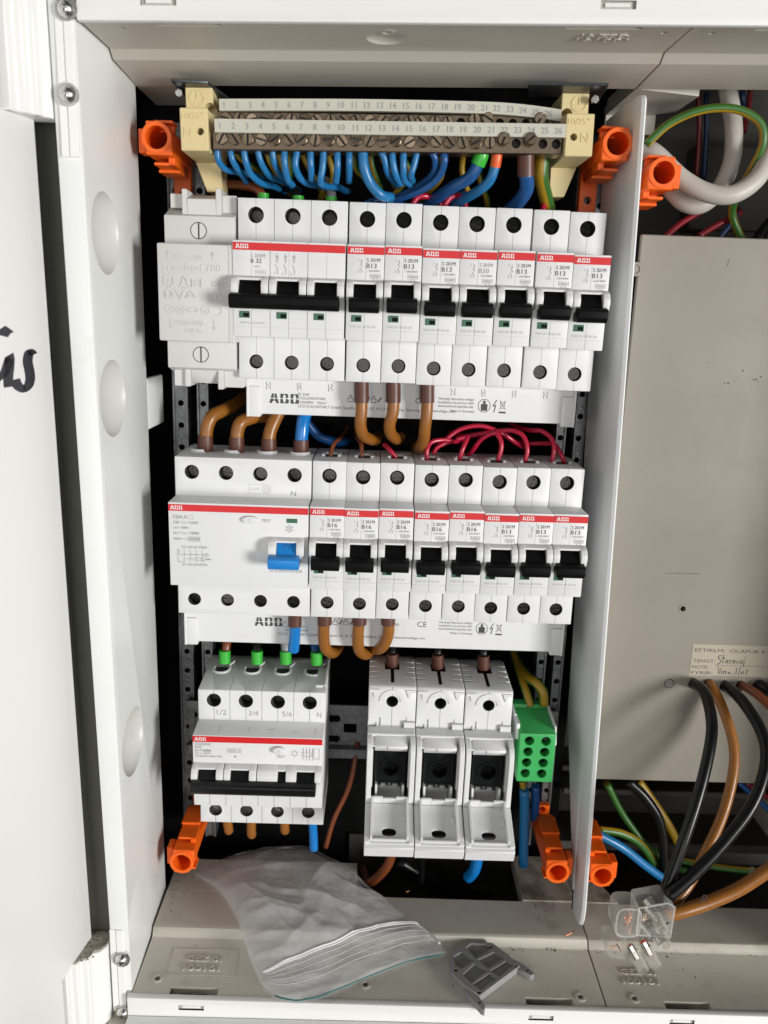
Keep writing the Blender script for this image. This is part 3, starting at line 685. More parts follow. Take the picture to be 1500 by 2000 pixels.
mb.line([(9.9,4.3),(15.6,4.3),(15.6,2.2),(9.9,2.2)], .18, o=(0,d,0), close=True); mb.line([(6.8,3.2),(9.4,3.2)], .2, o=(0,d,0))
mb.text('1/2 3/4 5/6 7/8/N', (6.6,d,-1.6), 1.3, 12.4); mb.text('2/1 4/3 6/5 8/7/N', (6.6,d,-10.8), 1.3, 12.4)
for k in range(4):
    x = 7.6+3*k; mb.line([(x,-2.2),(x,-4.2),(x+.7,-5),(x,-5.4),(x,-8.9)], .16, o=(0,d,0))
mb.line([(7.6,-4.9),(20,-4.9)], .16, o=(0,d,0)); mb.line([(18.2,-4.2),(19.6,-4.2),(19.6,-5.6),(18.2,-5.6)], .15, o=(0,d,0), close=True)
mb.line([(7,-7.2),(16,-6.5),(16.6,-7.2),(16,-7.9)], .16, o=(0,d,0), close=True); mb.arc(17.6,-7.2,.9,0,360,.16,12,o=(0,d,0))
mb.line([(7.4,-8.9),(4.4,-8.9),(4.4,-2.4),(5,-2.4),(5,-5),(7.4,-5)], .16, o=(0,d,0)); mb.line([(18.5,-7.2),(21,-7.2)], .5, o=(0,d,0))
mb.m = 1; mb.text('Q272', (60,DN-.2,-10.4), 1.3, 5); mb.text('2CSF204101R1630', (50.4,DN-.25,-12.8), 1.5, 16.6)
c0 = (60.5, 10.2)
for k in range(6): mb.arc(c0[0]+1.6*math.cos(k*1.047+.5), c0[1]+1.6*math.sin(k*1.047+.5), .35, 0, 360, .18, 8, o=(0,d,0))
mb.arc(c0[0], c0[1], .7, 0, 360, .2, 10, o=(0,d,0))
mb.m = 1; mb.text('N', (59.4,DS+.06,23.6), 2.6, 2.7); mb.text('N', (59.6,DS+.06,-26.6), 2.6, 2.9)
mb.m = 2; mb.line([(37.6,29),(49,29),(49,24.2),(37.6,24.2)], .16, o=(0,DS+.06,0), close=True); mb.arc(46.6,26.6,1.9,0,360,.3,16,o=(0,DS+.06,0)); mb.arc(46.6,26.6,.9,0,360,.3,12,o=(0,DS+.06,0)); mb.text('OVE', (38.4,DS+.06,26), 1.4, 5)
for k in range(7): mb.text(['CE','OM','KR','EAC','N4','FI','V'][k], (31+4.6*k, 53-.6*(k%2), NT+.06), 1.4, 3, (1,0,0), (0,-1,0), (0,0,1))
mb.obj('lettering', t)
for k in range(4):
    tscrew(t, 17.5*k+8.75, 34.2, DS-6.2); tscrew(t, 17.5*k+8.75, -34.2, DS-4.6)
    mb = MB(M['white']); mb.ring((17.5*k+9.6, 26, H-.4), 'z', 1.9, 5.3, 3.6); mb.obj('wire_collar', t)
# four-pole breaker with test button, lower left
t = thing('residual_current_breaker', 'lower left four-pole breaker with long black toggle bar and test button', 'circuit breaker', (-23.7, 0, Z3))
pr4 = [(2,-H),(2,H-1),(9,H),(DS,H-2.6),(DS,NT),(DN,NT-1.2),(DN-.5,NB),(DS,NB),(DS,-H)]
mb, cut, W = body(4, 17.5, 8.75, False, 33.6, -34.4, split=(1,), prof=pr4, r=3.95)
cut.m = 1
for k in range(4):
    x = 17.5*k+8.75
    cut.box(x-.1, x+.1, DS-.6, DS+.7, NT, H-6.8 if 0 else H); cut.box(x-.1, x+.1, DS-.6, DS+1, -H-1, NB)
    if k: cut.box(17.5*k-.1, 17.5*k+.1, 30, DS+.01, NT+.1, H+2); cut.box(17.5*k-.1, 17.5*k+.1, DS-.7, DS+1, -H-1, NB)
for k in range(8): cut.box(8.75*k+.0+8.6, 8.75*k+8.8, DN-1.2, DN+1, NB-1, -12)
mb.obj('housing', t, cut=cut)
mb = MB(M['white'])
guards(mb, .2, 17.2, [(3.6, 13.4)], 4.6); guards(mb, 17.6, 34.8, [(21, 31)], 4.6); guards(mb, 35.2, 69.6, [(46.2, 50.6), (56.2, 66.0)], 4.6); mb.obj('toggle_guard', t)
mb = MB(M['white']); mb.box(64.2, 69.6, 20, DS-2, H-.5, H+1, .3); mb.box(68.2, 69.7, 3, DS-2, H-.5, H+1.2, .3); mb.obj('side_rib', t)
toggle('toggle', t, M['blackg'], [(3.8, 13.2), (21.2, 30.8), (46.3, 50.5), (56.4, 65.8)], (.6, 66.8))
r_ = [(46.4+3.4*math.cos(a*.3927), 13.6+2.3*math.sin(a*.3927)) for a in range(16)]
mb = MB(M['white']); mb.prism(r_, 'd', DN-1, DN+2.2, .7, 2); b = mb.obj('test_button', t)
mb = MB(M['inkl']); mb.text('T', (45.6, DN+2.3, 12.6), 1.8, 1.5); mb.obj('mark', b)
mb = MB(M['red']); mb.box(.25, 69.5, DN-.5, DN+.07, 16.9, 20.4); s_ = mb.obj('red_stripe', t)
mb = MB(M['inkw']); logo(mb, 1.2, 17.65, 2.0, DN+.11); mb.obj('logo', s_)
mb = MB(M['ink'], M['inkg'], M['inkl']); d = DN+.08
mb.m = 1; mb.text('DS203NC', (1.6,d,14.9), 1.6, 8.6); mb.text('B32', (1.6,d,13.2), 1.4, 3.5); mb.m = 0; mb.text('I n = 0,03A', (1.6,d,11.3), 1.4, 8.4); mb.m = 1; mb.text('Un = 400V~', (1.6,d,9.7), 1.1, 8.8); mb.text('2CSR256140R1325', (1.6,d,8.0), 1.1, 14)
mb.line([(18.6,13.4),(26,13.4),(26,11.2),(18.6,11.2)], .16, o=(0,d,0), close=True); mb.text('6000 3', (19.2,d,11.7), 1.2, 6); mb.m = 0; mb.text('A', (22.2,d,8.1), 1.3, 1.3); mb.m = 1
mb.text('TEST', (45,d,8.8), 1.4, 4.6)
for k in range(6): mb.arc(54.8+1.5*math.cos(k*1.047+.5), 11.6+1.5*math.sin(k*1.047+.5), .35, 0, 360, .18, 8, o=(0,d,0))
for k in range(4):
    x = 59.4+1.7*k; mb.line([(x,15.2),(x,7.6)], .18, o=(0,d,0)); mb.line([(x-.5,14),(x+.5,13)], .18, o=(0,d,0))
mb.line([(58.6,12.2),(64,12.2),(64,10.2),(58.6,10.2)], .16, o=(0,d,0), close=True); mb.line([(65,14.6),(68,14.6),(68,8.6),(65,8.6)], .16, o=(0,d,0), close=True)
mb.m = 1
for k, s in enumerate(('1/2', '3/4', '5/6', 'N')): mb.text(s, (17.5*k+10.2+(1 if k > 1 else 0)+(1.6 if k == 3 else 0), DS+.06, 25.0), 3.1, (5.4 if k < 3 else 2.4))
mb.m = 1
sl = dict(u=(1,0,0), v=(0,-1,-.07), nrm=(0,.07,1))
mb.text('EAC', (53,56,NT-.7), 2.2, 4.2, **sl); mb.text('CE', (39,54,NT-.5), 2.4, 3.6, **sl)
mb.line([(8.8,-46),(14,-46),(13.4,-58)], .2, o=(0,0,NT-.45), u=(1,0,0), v=(0,-1,0), nrm=(0,0,1)); mb.line([(26,-46),(30.4,-46),(29.2,-58)], .2, o=(0,0,NT-.45), u=(1,0,0), v=(0,-1,0), nrm=(0,0,1))
mb.line([(44,-46),(65.4,-46),(65,-59)], .2, o=(0,0,NT-.42), u=(1,0,0), v=(0,-1,0), nrm=(0,0,1))
mb.m = 2; mb.text('ABBNC', (38.4, 66.9, -2.4), .8, 3.6)
mb.obj('lettering', t)
for k in range(4):
    tscrew(t, 17.5*k+8.75, -34.4, DS-3.6, r=3.4, m='steel')
    x = 17.5*k+8.75
    mb = MB(M['groove']); mb.cyl((x, 36.75, 33.6), 'd', .1, 3.9, 20); mb.obj('terminal_hole', t)
    mb = MB(M['white'])
    loop = [(x-4.3,19.5),(x-4.3,23),(x-3,25.6),(x,26.6),(x+3,25.6),(x+4.3,23),(x+4.3,19.5)]
    mb.tube([(a, b, H-.6-.08*(b-9)+.9) for a, b in loop], .75, 8, 3); mb.tube([(x+3.6,17.5,H-.4),(x+5.2,17,H+.6),(x+6,14.5,H+.8)], .55, 6, 2); mb.obj('wire_collar', t)
    mb = MB(M['groove']); mb.prism([(x-3.4,17),(x-3.4,23),(x-2,25),(x+2,25),(x+3.4,23),(x+3.4,17)], 'z', H-2.2, H-.75); mb.obj('wire_entry', t)
# ------------------------------------------------------------------ bell transformer, top left
t = thing('bell_transformer', 'pale grey bell transformer with raised writing, left of the triple breaker', 'transformer', (-34.6, 0, Z1))
mb = MB(M['grey']); mb.prism([(5,-40),(5,40),(30,40),(46,33.6),(48,33),(48,-38),(30,-43),(5,-43)], 'x', .3, 33.6, .5, 2)
mb.obj('housing', t)
mb = MB(M['grey']); mb.box(-.5, 35.2, 46, 59.6, -24.8, 19.6, .8, 2); mb.box(32.4, 35.3, 40, 59.9, -24.9, 19.7, .4); pl = mb.obj('front_cover', t)
mb = MB(M['grey'])
mb.box(1.8, 8.2, 28, 41, 37, 43.5, .3); mb.box(8.2, 10.6, 28, 45, 33, 45.3, .3); mb.box(24.2, 26.6, 28, 45, 33, 46, .3); mb.box(26.6, 33.4, 28, 41, 35, 43.5, .3); mb.prism([(28,33),(45,33),(45.4,41),(34,44),(28,44)], 'x', 10.6, 24.2, .3)
mb.obj('mounting_clip', t); mb = MB(M['grey'])
mb.box(1.8, 8, 28, 42, -47.5, -38, .3); mb.box(7.6, 10.2, 28, 44, -47.5, -38, .3); mb.box(24, 26.6, 28, 44, -48.5, -38, .3); mb.box(26.6, 36.4, 28, 42, -47.5, -38, .3); mb.prism([(28,-38),(44,-38),(40,-46),(28,-46)], 'x', 10.2, 24, .3)
mb.obj('mounting_clip', t)
mb = MB(M['grey']); e = dict(ext=.5); d = 59.62
mb.text('8V~ 1.0A', (7.6,d,12.6), 2.3, 13.4, **e); mb.text('Friedland 780', (2.2,d,7.4), 3.4, 27, **e)
mb.line([(2,6.4),(29,6.4)], .2, o=(0,d,0), ext=.25); mb.line([(2,11.6),(29,11.6)], .2, o=(0,d,0), ext=.25)
for x in (4.6, 25.4): mb.line([(x,12.6),(x,16),(x-.7,14.9),(x+.7,14.9),(x,16)], .3, o=(0,d,0), ext=.25)
L_ = lambda p, c=False: mb.line(p, .42, o=(0,d,0), close=c, ext=.45)
L_([(2.6,4.6),(7,4.6),(7,1.4),(4.8,-.6),(2.6,1.4)], True); mb.text('8', (4.1,d,1.0), 2.4, 1.6, **e)
L_([(9.6,0.2),(10.6,1.2),(11.2,3.6),(12,4.9),(12.8,3.6),(13.6,1.2),(14.4,.2)]); mb.arc(12,-.3,.7,0,360,.3,8,o=(0,d,0),ext=.28)
L_([(15.8,.2),(15.8,4)]); mb.text('D', (16.8,d,.4), 3.2, 2.2, **e); L_([(19.9,.2),(19.9,4)]); mb.text('KEM', (24.6,d,.6), 2.8, 5.4, **e)
L_([(2.8,-4.8),(6.6,-4.8),(6.6,-2.2),(2.8,-2.2)], True); L_([(3.6,-5.6),(5.8,-5.6),(5.8,-1.4),(3.6,-1.4)], True)
L_([(8.2,-1.6),(11.8,-1.6),(10,-5.4)], True); L_([(12.6,-4.8),(14.2,-2),(15.2,-1.6),(17,-4.8),(14.8,-3.6)], True); mb.text('()', (26.2,d,-5), 2.8, 3.4, **e)
for k, s in enumerate('TN'): mb.arc(4.8+5.2*k,-10.2,2,0,360,.34,16,o=(0,d,0),ext=.28); mb.text(s, (4+5.2*k,d,-11.2), 2, 1.7, **e)
L_([(13.4,-10.2),(14.6,-9.3),(17,-9.3),(18.2,-10.2),(17,-11.1),(14.6,-11.1)], True); mb.arc(21.6,-10.2,1.8,0,360,.34,14,o=(0,d,0),ext=.28); mb.text('a', (20.9,d,-11), 1.5, 1.2, **e); mb.arc(27.2,-10.2,2,-120,120,.34,14,o=(0,d,0),ext=.28)
mb.text('220/240V~', (6.6,d,-17.4), 2.4, 16, **e); mb.text('50Hz', (12,d,-20.8), 2.3, 8, **e)
for x in (5, 25.6): mb.line([(x,-14.2),(x,-19),(x-.7,-17.9),(x+.7,-17.9),(x,-19)], .3, o=(0,d,0), ext=.25)
mb.obj('lettering', pl)
for z in (26.4, -31.4):
    mb = MB(M['groove']); mb.cyl((16.6,47.95,z), 'd', .2, 3.9, 28); mb.obj('screw_recess', t)
    mb = MB(M['grey']); mb.cyl((16.6,47.9,z), 'd', .6, 3.5, 28); c = MB(); c.box(16.3,17.1,48.1,50,z-3.6,z+3.6); s_ = mb.obj('screw', t, cut=c)
    mb = MB(M['groove']); mb.box(16.35,17.05,48.05,48.18,z-3.4,z+3.4); mb.obj('slot', s_)
# ------------------------------------------------------------------ busbars below the upper two rows
def busbar(z0, x0, x1, label, zoff, ax, tx, top):
    t = thing('busbar', label, 'busbar', (0, 0, z0))
    mb = MB(M['white']); mb.box(x0+1, x1-1, 10, 30, -15.5, 4, .3); mb.obj('bar', t)
    for a, b in ((x0, x0+7.2), (x1-7.2, x1)):
        mb = MB(M['strip'] if 0 else M['white']); mb.box(a, b, 8, 31.6, -17, -1.2, .6, 2); mb.box(a+(0 if a == x0 else 6), b-(6 if a == x0 else 0), 8, 32.2, -17, 2.8, .3); mb.obj('end_cap', t)
    mb = MB(M['ink'], M['inkg']); d = 30.06
    logo(mb, ax, -9.7+zoff, 5.0, d)
    if top:
        mb.text('PS 3/60', (28.0,d,-5.3), 1.4, 5.8); mb.text('2CDL230001R1060', (28.0,d,-7.3), 1.4, 14.2); mb.text('~230/400V   10mm²', (28.0,d,-9.4), 1.4, 15)
        mb.text('STOTZ-KONTAKT GmbH, Eppelheimer Str. 82, 69123 Heidelberg, Germany, www.lowvoltage.com', (28.0,d,-11.6), 1.5, 82)
        for k, x in enumerate((11.6, 27.5, 43.6, 107.3, 123, 139, 155.4)):
            s = 'L'+str(k % 3+1); mb.text(s, (x,d,-.6), 1.7, 2.2); mb.text(s, (x+2.2,d,-1.1), 1.6, 2.2, (-1,0,0), (0,0,-1))
    else:
        mb.text('PS 3/60', (21,d,-3.4), 1.4, 6); mb.text('2CDL230001R1012', (21,d,-5.6), 1.4, 13); mb.text('~230/400V  16mm²', (21,d,-7.7), 1.4, 14)
        mb.text('STOTZ-KONTAKT GmbH, Eppelheimer Str. 82, 69123 Heidelberg, Germany, www.lowvoltage.com', (18,d,-10.3), 1.5, 82)
    a = tx
    mb.text('CE', (a-12,d,-7.5+zoff), 3.2, 5.2)
    for k, s in enumerate(('Warning! Hazardous voltage!', 'Installation by person with', 'electrotechnical expertise only.')): mb.text(s, (a,d,-5.0-k*1.9+zoff), 1.35, 18.5)
    mb.text('Made in Germany', (a+6.6,d,-11.2+zoff), 1.35, 12.4)
    c = (a+24, -7.4+zoff)
    mb.line([(c[0]+3.3*math.cos(math.radians(22.5+45*k)), c[1]+3.5*math.sin(math.radians(22.5+45*k))) for k in range(8)], .3, o=(0,d,0), close=True)
    mb.poly([(c[0]-1.6,d,c[1]-2.6),(c[0]+1.6,d,c[1]-2.6),(c[0]+1.8,d,c[1]+.6),(c[0]+.8,d,c[1]+1.1),(c[0]-.8,d,c[1]+1.1),(c[0]-1.8,d,c[1]+.6)]); mb.arc(c[0],c[1]+1.9,.4,0,360,.8,10,o=(0,d,0))
    mb.line([(a+30.4,-4.2+zoff),(a+28.6,-7.4+zoff),(a+30,-7+zoff),(a+29.2,-10.6+zoff)], .5, o=(0,d,0))
    mb.line([(a+32,-4.4+zoff),(a+35.2,-9.2+zoff)], .22, o=(0,d,0)); mb.line([(a+35.2,-4.4+zoff),(a+32,-9.2+zoff)], .22, o=(0,d,0)); mb.line([(a+32.4,-5.2+zoff),(a+34.8,-5.2+zoff),(a+34.4,-8.4+zoff),(a+32.8,-8.4+zoff)], .22, o=(0,d,0), close=True); mb.line([(a+31.8,-10.6+zoff),(a+35.4,-10.6+zoff)], .9, o=(0,d,0))
    for k in range(4 if not top else 3):
        x = a-68+k*6+(21 if top else 3); mb.line([(x,-7.6+zoff),(x+2.6,-7.6+zoff),(x+2.6,-5.9+zoff),(x+1.8,-5.9+zoff),(x+1.8,-4.4+zoff),(x+.8,-4.4+zoff),(x+.8,-5.9+zoff),(x,-5.9+zoff)], .3, o=(0,d,0), close=True)
        mb.line([(x+3.6,-7.4+zoff),(x+5.4,-5+zoff)], .7, o=(0,d,0))
    mb.text('PS END', (a-28,d,-7.2+zoff), 1.4, 6)
    mb.obj('lettering', t)
    return t
busbar(Z1-46.2, 1.6, 172.4, 'white busbar with black print under the top row', 0, 13.2, 101, True)
busbar(Z2-46.2-3.0, -33.4, 177.2, 'white busbar with black print under the middle row', 4.6, 5.2, 107.5, False)
# ------------------------------------------------------------------ fuse holders, lower middle
def fuse_holder():
    t = thing('fuse_holder', 'x', 'fuse holder')
    Wf = 26.4
    mb = MB(M['white'], M['groove'])
    mb.prism([(2,-30),(2,44),(8,45.6),(44,44.6),(45.4,43.5),(45.4,21.5),(54,21),(54,14),(48,13.4),(22,13),(22,-20),(48,-22),(48,-30)], 'x', .2, Wf-.2, .4)
    cut = MB(M['white'], M['groove'])
    cut.m = 1
    x = Wf/2
    cut.cyl((x, 30, 36), 'd', 20, 3.3, 22); cut.box(x-.1, x+.1, 44.6, 47, 20, 46); cut.box(x-1, x+1, 21, 40, 42, 47); cut.box(x-4.2, x+4.2, 15, 24, 40, 47)
    cut.m = 0
    for s_ in (0, 1):
        for k in range(4):
            a = -.5 if s_ == 0 else Wf-4.4-k*.5
            cut.box(a, a+4.9+k*.5, 14+k*6.4, 15.6+k*6.4, 43.8, 47)
    cut.box(6.3, 7.2, 44, 47, 21.6, 26.2); cut.box(18.6, 21.6, 44.9, 47, 20, 26.6); cut.box(-1, 5, 44.6, 47, 20, 23.4)
    mb.obj('housing', t, cut=cut)
    mb = MB(M['white']); mb.prism([(x+7.2*math.cos(math.radians(a)), 36+7.2*math.sin(math.radians(a))) for a in range(0, 181, 15)]+[(x+4.6*math.cos(math.radians(a)), 36+4.6*math.sin(math.radians(a))) for a in range(180, -1, -15)], 'd', 45.2, 46.0, .1)
    mb.prism([(.6,43.2),(6,43.2),(4.2,38.6),(3.4,38.6),(2.6,41.6),(.6,41.6)], 'd', 45.2, 46.2, .1); mb.prism([(Wf-.6,43.2),(Wf-6,43.2),(Wf-4.2,38.6),(Wf-3.4,38.6),(Wf-2.6,41.6),(Wf-.6,41.6)], 'd', 45.2, 46.2, .1)
    mb.box(20, 26, 45.2, 47.6, 21.4, 24.6, .2)
    mb.obj('collar', t)
    mb = MB(M['white'])                               # cheeks at both sides and the hood above the carrier
    ck = [(20,21),(56,20.5),(61,18.5),(63,15.5),(63.4,8),(62.6,-9),(62.6,-15),(60,-21),(52,-28),(20,-28)]
    for a in (.25, Wf-3.0): mb.prism(ck, 'x', a, a+2.75, .35)
    for a in (3.05, Wf-3.55): mb.prism([(20,18),(57,16.5),(58.5,10),(58.5,-8),(55,-11),(20,-11)], 'x', a, a+.5, .1)
    mb.obj('cheek', t)
    mb = MB(M['white']); mb.prism([(40,21.2),(52,20.8),(60.4,17.4),(60.8,16.2),(57.2,12.6),(40,12.6)], 'x', 4.4, Wf-4.4, .3); mb.prism([(46,20.8),(60.6,17.7),(60.6,16.9),(46,20)], 'x', 2.9, 4.5); mb.obj('hood', t)
    mb = MB(M['groove']); mb.box(3, Wf-3, 18, 24, -28, 14); mb.box(x-.08-2, x+.08-2, 55, 60.95, 15.3, 17.2); mb.obj('cavity', t)
    mb = MB(M['blackg'])
    mb.box(3.2, Wf-3.2, 26, 53.0, -8.4, 12.3, .8, 2); mb.prism([(x+8.3*cx_, 2.2+9.6*cz_) for cx_, cz_ in ((-1,-.8),(-.8,-1),(.8,-1),(1,-.8),(1,.85),(.8,1),(-.8,1),(-1,.85))], 'd', 53, 56.4, .5)
    cut = MB(); cut.cyl((x, 51, 2.2), 'd', 14, 4.6, 24)
    ca = mb.obj('fuse_carrier', t, cut=cut)
    mb = MB(M['blackg']); mb.ring((x, 56.2, 2.2), 'd', .8, 5.8, 4.7, 24)
    mb.text('16 25', (x-3.6, 56.5, 8.2), 1.7, 7.4, ext=.3); mb.box(x-7.6, x-6.8, 56.2, 57.0, -6.4, 10.4, .15); mb.box(x+6.8, x+7.6, 56.2, 57.2, -7, 10.4, .15); mb.box(x-6, x+6, 56.2, 56.8, -6.8, -5.8, .1); mb.obj('rim', ca)
    mb = MB(M['white'])
    mb.prism([(6.6,-22),(6.6,-14.4),(8.6,-14.4),(8.6,-12.6),(11.2,-12.6),(11.2,-14),(15.2,-14),(15.2,-12.6),(17.8,-12.6),(17.8,-14.4),(19.8,-14.4),(19.8,-22)], 'd', 46, 48.5, .25)
    mb.box(5.2, 6.4, 30, 57, -22, -8, .2); mb.box(20, 21.2, 30, 57, -22, -8, .2); mb.box(x-.5, x+.5, 38, 47, -15, -9, .1); mb.obj('latch', t)
    # opened lever, an open tray leaning outwards
    o = thing_part('lever', t, (0, 60.5, -17.5))
    f = lambda s, h: (s*.905+h*.42, -s*.42+h*.905)    # along the lever and up from it
    def slab(mb, x0, x1, s0, s1, h0, h1, bev=.25, tw=0):
        mb.hull8([(x0, *f(s0,h0)), (x1, *f(s0,h0)), (x1+tw, *f(s1,h0)), (x0-tw, *f(s1,h0))], [(x0, *f(s0,h1)), (x1, *f(s0,h1)), (x1+tw, *f(s1,h1)), (x0-tw, *f(s1,h1))], bev)
    mb = MB(M['white']); slab(mb, 3.2, Wf-3.2, 0, 22.4, -1.0, .6)
    cut = MB(); pts = [(x-4+.9*0, 0)]
    ov = [(x+3.9*math.copysign(abs(math.cos(a*.3927))**.7, math.cos(a*.3927)), 16.6+2.6*math.copysign(abs(math.sin(a*.3927))**.7, math.sin(a*.3927))) for a in range(16)]
    cut.hull8([(a, *f(b,-4)) for a, b in ov], [(a, *f(b,4)) for a, b in ov])
    fl_ = mb.mesh('tray'); fl_ = boolean(fl_, cut); q = bpy.data.objects.new('tray', fl_); C.objects.link(q); q.parent = o
    mb = MB(M['white'])
    slab(mb, 3.0, 4.3, -1.5, 22.6, .4, 5.4); slab(mb, Wf-4.3, Wf-3.0, -1.5, 22.6, .4, 5.4)
    slab(mb, 4.3, x-3.6, -1.5, -.2, 0, 5.6); slab(mb, x+3.6, Wf-4.3, -1.5, -.2, 0, 5.6); slab(mb, x-3.6, x+3.6, -1.5, -.2, 0, 4.3)
    slab(mb, 4.3, Wf-4.3, 21.4, 22.6, .4, 2.6)
    slab(mb, .2, 3.0, 1, 24.0, -3.8, 2.4, .4); slab(mb, Wf-3.0, Wf-.2, 1, 24.0, -3.8, 2.4, .4)
    slab(mb, .2, Wf-.2, 22.6, 24.2, -6.2, 1.2, .3); slab(mb, Wf-6, Wf-4.4, 8, 10.6, .6, 2.6, .1)
    mb.hull8([(.2,*f(24.2,-6.8)),(Wf-.2,*f(24.2,-6.8)),(Wf-.2,*f(26.6,-6.8)),(.2,*f(26.6,-6.8))], [(.2,*f(24.2,.8)),(Wf-.2,*f(24.2,.8)),(Wf-.2,*f(26.0,.4)),(.2,*f(26.0,.4))], .3)
    mb.obj('rim', o)
    return t
def thing_part(name, par, loc):
    o = bpy.data.objects.new(name, None); C.objects.link(o); o.parent = par; o.location = V(loc); return o
fh = fuse_holder(); fh.location = V((69.6, 0, Z3)); fh['label'] = 'leftmost of three open white fuse holders, above the brown cable'; fh['group'] = 'fuse holders in the bottom row'
copy_thing(fh, (96.1, 0, Z3-.4), 'middle one of the three open white fuse holders'); copy_thing(fh, (122.7, 0, Z3-.8), 'rightmost of three open white fuse holders, beside the green block')
# ------------------------------------------------------------------ green earth terminal block
t = thing('terminal_block', 'green eight-hole terminal block right of the fuse holders', 'terminal block', (153.8, 0, -262.4))
mb = MB(M['greenb'])
mb.prism([(6,0),(6,30),(10,33.4),(17,33.4),(17,31.4),(45,29.8),(45,0)], 'x', .8, 21, .5, 2)
cut = MB()
for i in range(2):
    for k in range(4): cut.cyl((6.2+9.3*i-(.3*k), 36, 25.4-6.7*k), 'd', 12, 2.75, 20)
mb.obj('body', t, cut=cut)
for i in range(2):
    for k in range(4): tscrew(t, 6.2+9.3*i-(.3*k), 25.4-6.7*k, 38.5, r=2.5)
mb = MB(M['divider']); mb.box(-.4, .9, 6, 30, 4, 33.8, .2); mb.box(-.6, 1.4, 28, 40, 23.4, 33, .3); mb.prism([(12,34),(40,32),(43,22),(40,20),(12,22)], 'x', 21, 22, .1); mb.obj('side_flange', t)
# ------------------------------------------------------------------ rails
for x0, x1, lab in ((-45.4, -36.8, 'perforated steel upright furthest left inside the cabinet'), (-31.8, -25.2, 'second perforated steel upright from the left, behind the transformer'), (171.2, 177.0, 'perforated steel upright behind the right ends of the rows'), (181.4, 187.6, 'perforated steel upright beside the white blade')):
    t = thing('upright_rail', lab, 'mounting rail', ((x0+x1)/2, -5, -330), 'perforated steel uprights')
    w2 = (x1-x0)/2
    mb = MB(M['galv']); mb.box(-w2, w2, -2, 0, -8, 414); mb.box(-w2, -w2+1.2, -8, 1.5, -8, 414, .2); mb.box(w2-1.2, w2, -8, 1.5, -8, 414, .2)
    cut = MB()
    for k in range(33): cut.cyl((0, -6, 6+k*12.5), 'd', 9, 1.7, 12)
    mb.obj('profile', t, cut=cut)
    mb = MB(M['galv'])
    for k in range(33): mb.ring((0, -.4, 6+k*12.5+6), 'd', .8, 2.2, 1.2, 12)
    o = mb.obj('embossing', t); o['kind'] = 'stuff'
for z, x0, x1, lab in ((Z1, -40, 186, 'steel mounting rail hidden behind the top row breakers'), (Z2, -42, 186, 'steel mounting rail behind the middle row'), (Z3-8, -41, 186, 'steel mounting rail seen between the bottom row devices')):
    t = thing('device_rail', lab, 'mounting rail', (x0, 0, z))
    mb = MB(M['galv']); L_ = x1-x0; mb.box(0, L_, -6, -4.5, -13, 13, .3); mb.box(0, L_, -4.5, 0.5, 11.8, 13.2, .2); mb.box(0, L_, -4.5, .5, -13.2, -11.8, .2); mb.box(0, L_, -.6, .6, 13, 18, .2); mb.box(0, L_, -.6, .6, -18, -13, .2)
    cut = MB()
    for k in range(int(L_/18)): cut.box(6+k*18, 14+k*18, -8, -3, -3, 3)
    for x in (3.4, 88.5, 91.5, L_-8):
        for zz in (6.2, -7.5): cut.cyl((x, -8, zz), 'd', 10, 2.4, 14)
    mb.obj('profile', t, cut=cut)
# ------------------------------------------------------------------ terminal bars at the top
t = thing('terminal_bar', 'double numbered terminal bar with brown screws between two cream end blocks', 'terminal bar', (-10.7, 0, 70.3))
t.rotation_euler = (0, -0.0215, 0)
def nx(k): return 5.6+6.07*(k-1)
def bendz(x): return -2.3*max(0, (x-125)/36)**2+0.9*math.sin(max(0, min(1, x/160))*3.14)
for nm, z0, z1, d0, d1, nmax, dz in (('upper', 8.9, 13.9, 44.5, 47, 26, bendz), ('lower', -2.8, 2.8, 57.4, 60, 26, lambda x: 0)):
    mb = MB(M['strip']); n = 24
    xs = [3.2+157.6*i/n for i in range(n+1)]
    R_ = [[mb.bm.verts.new(V((a, dd, zz+dz(a)))) for dd, zz in ((d0,z0),(d1,z0),(d1,z1),(d0,z1))] for a in xs]
    for A_, B2 in zip(R_[:-1], R_[1:]):
        for q in range(4): mb.face([A_[q], A_[(q+1) % 4], B2[(q+1) % 4], B2[q]])
    mb.face(R_[0]); mb.face(R_[-1])
    ns = mb.obj('number_strip', t)
    mb = MB(M['inkg']); kx = 1 if nm == 'lower' else 0.985
    for k in range(1, nmax+1):
        x = nx(k)*kx; mb.text(str(k), (x, d1+.02, (z0+z1)/2-1.35+dz(x)), 2.7, None, ext=.3, mid=True)
    mb.obj('lettering', ns)
def bar(z0, z1, d0, d1, zc, have, nm):
    mb = MB(M['nickel']); mb.box(1.5, 160, d0, d1, z0, z1, .4)
    cut = MB(M['nickel'])
    for k in range(1, 27):
        if k not in have: cut.cyl((nx(k), d1-6, zc), 'd', 9, 2.1, 16)
    b = mb.obj('brass_bar', t, cut=cut)
    mb = MB(M['groove'])
    for k in range(1, 27):
        if k not in have:
            mb = MB(M['groove']); mb.cyl((nx(k), d1-5.8, zc), 'd', .3, 2.0, 14); mb.obj('screw_hole', b)
_bs = []
for v in range(3):
    mb = MB(M['bscrew'], M['groove']); mb.cyl((0,0,0), 'd', 1.7, 2.8, 20, 2.75); mb.cyl((0,1.7,0), 'd', .35, 2.75, 20, 2.35)
    c = MB(M['bscrew'], M['groove']); c.m = 1; c.box(-3, 3, .8, 4, -.46, .46); _bs.append(boolean(mb.mesh('screw'), c))
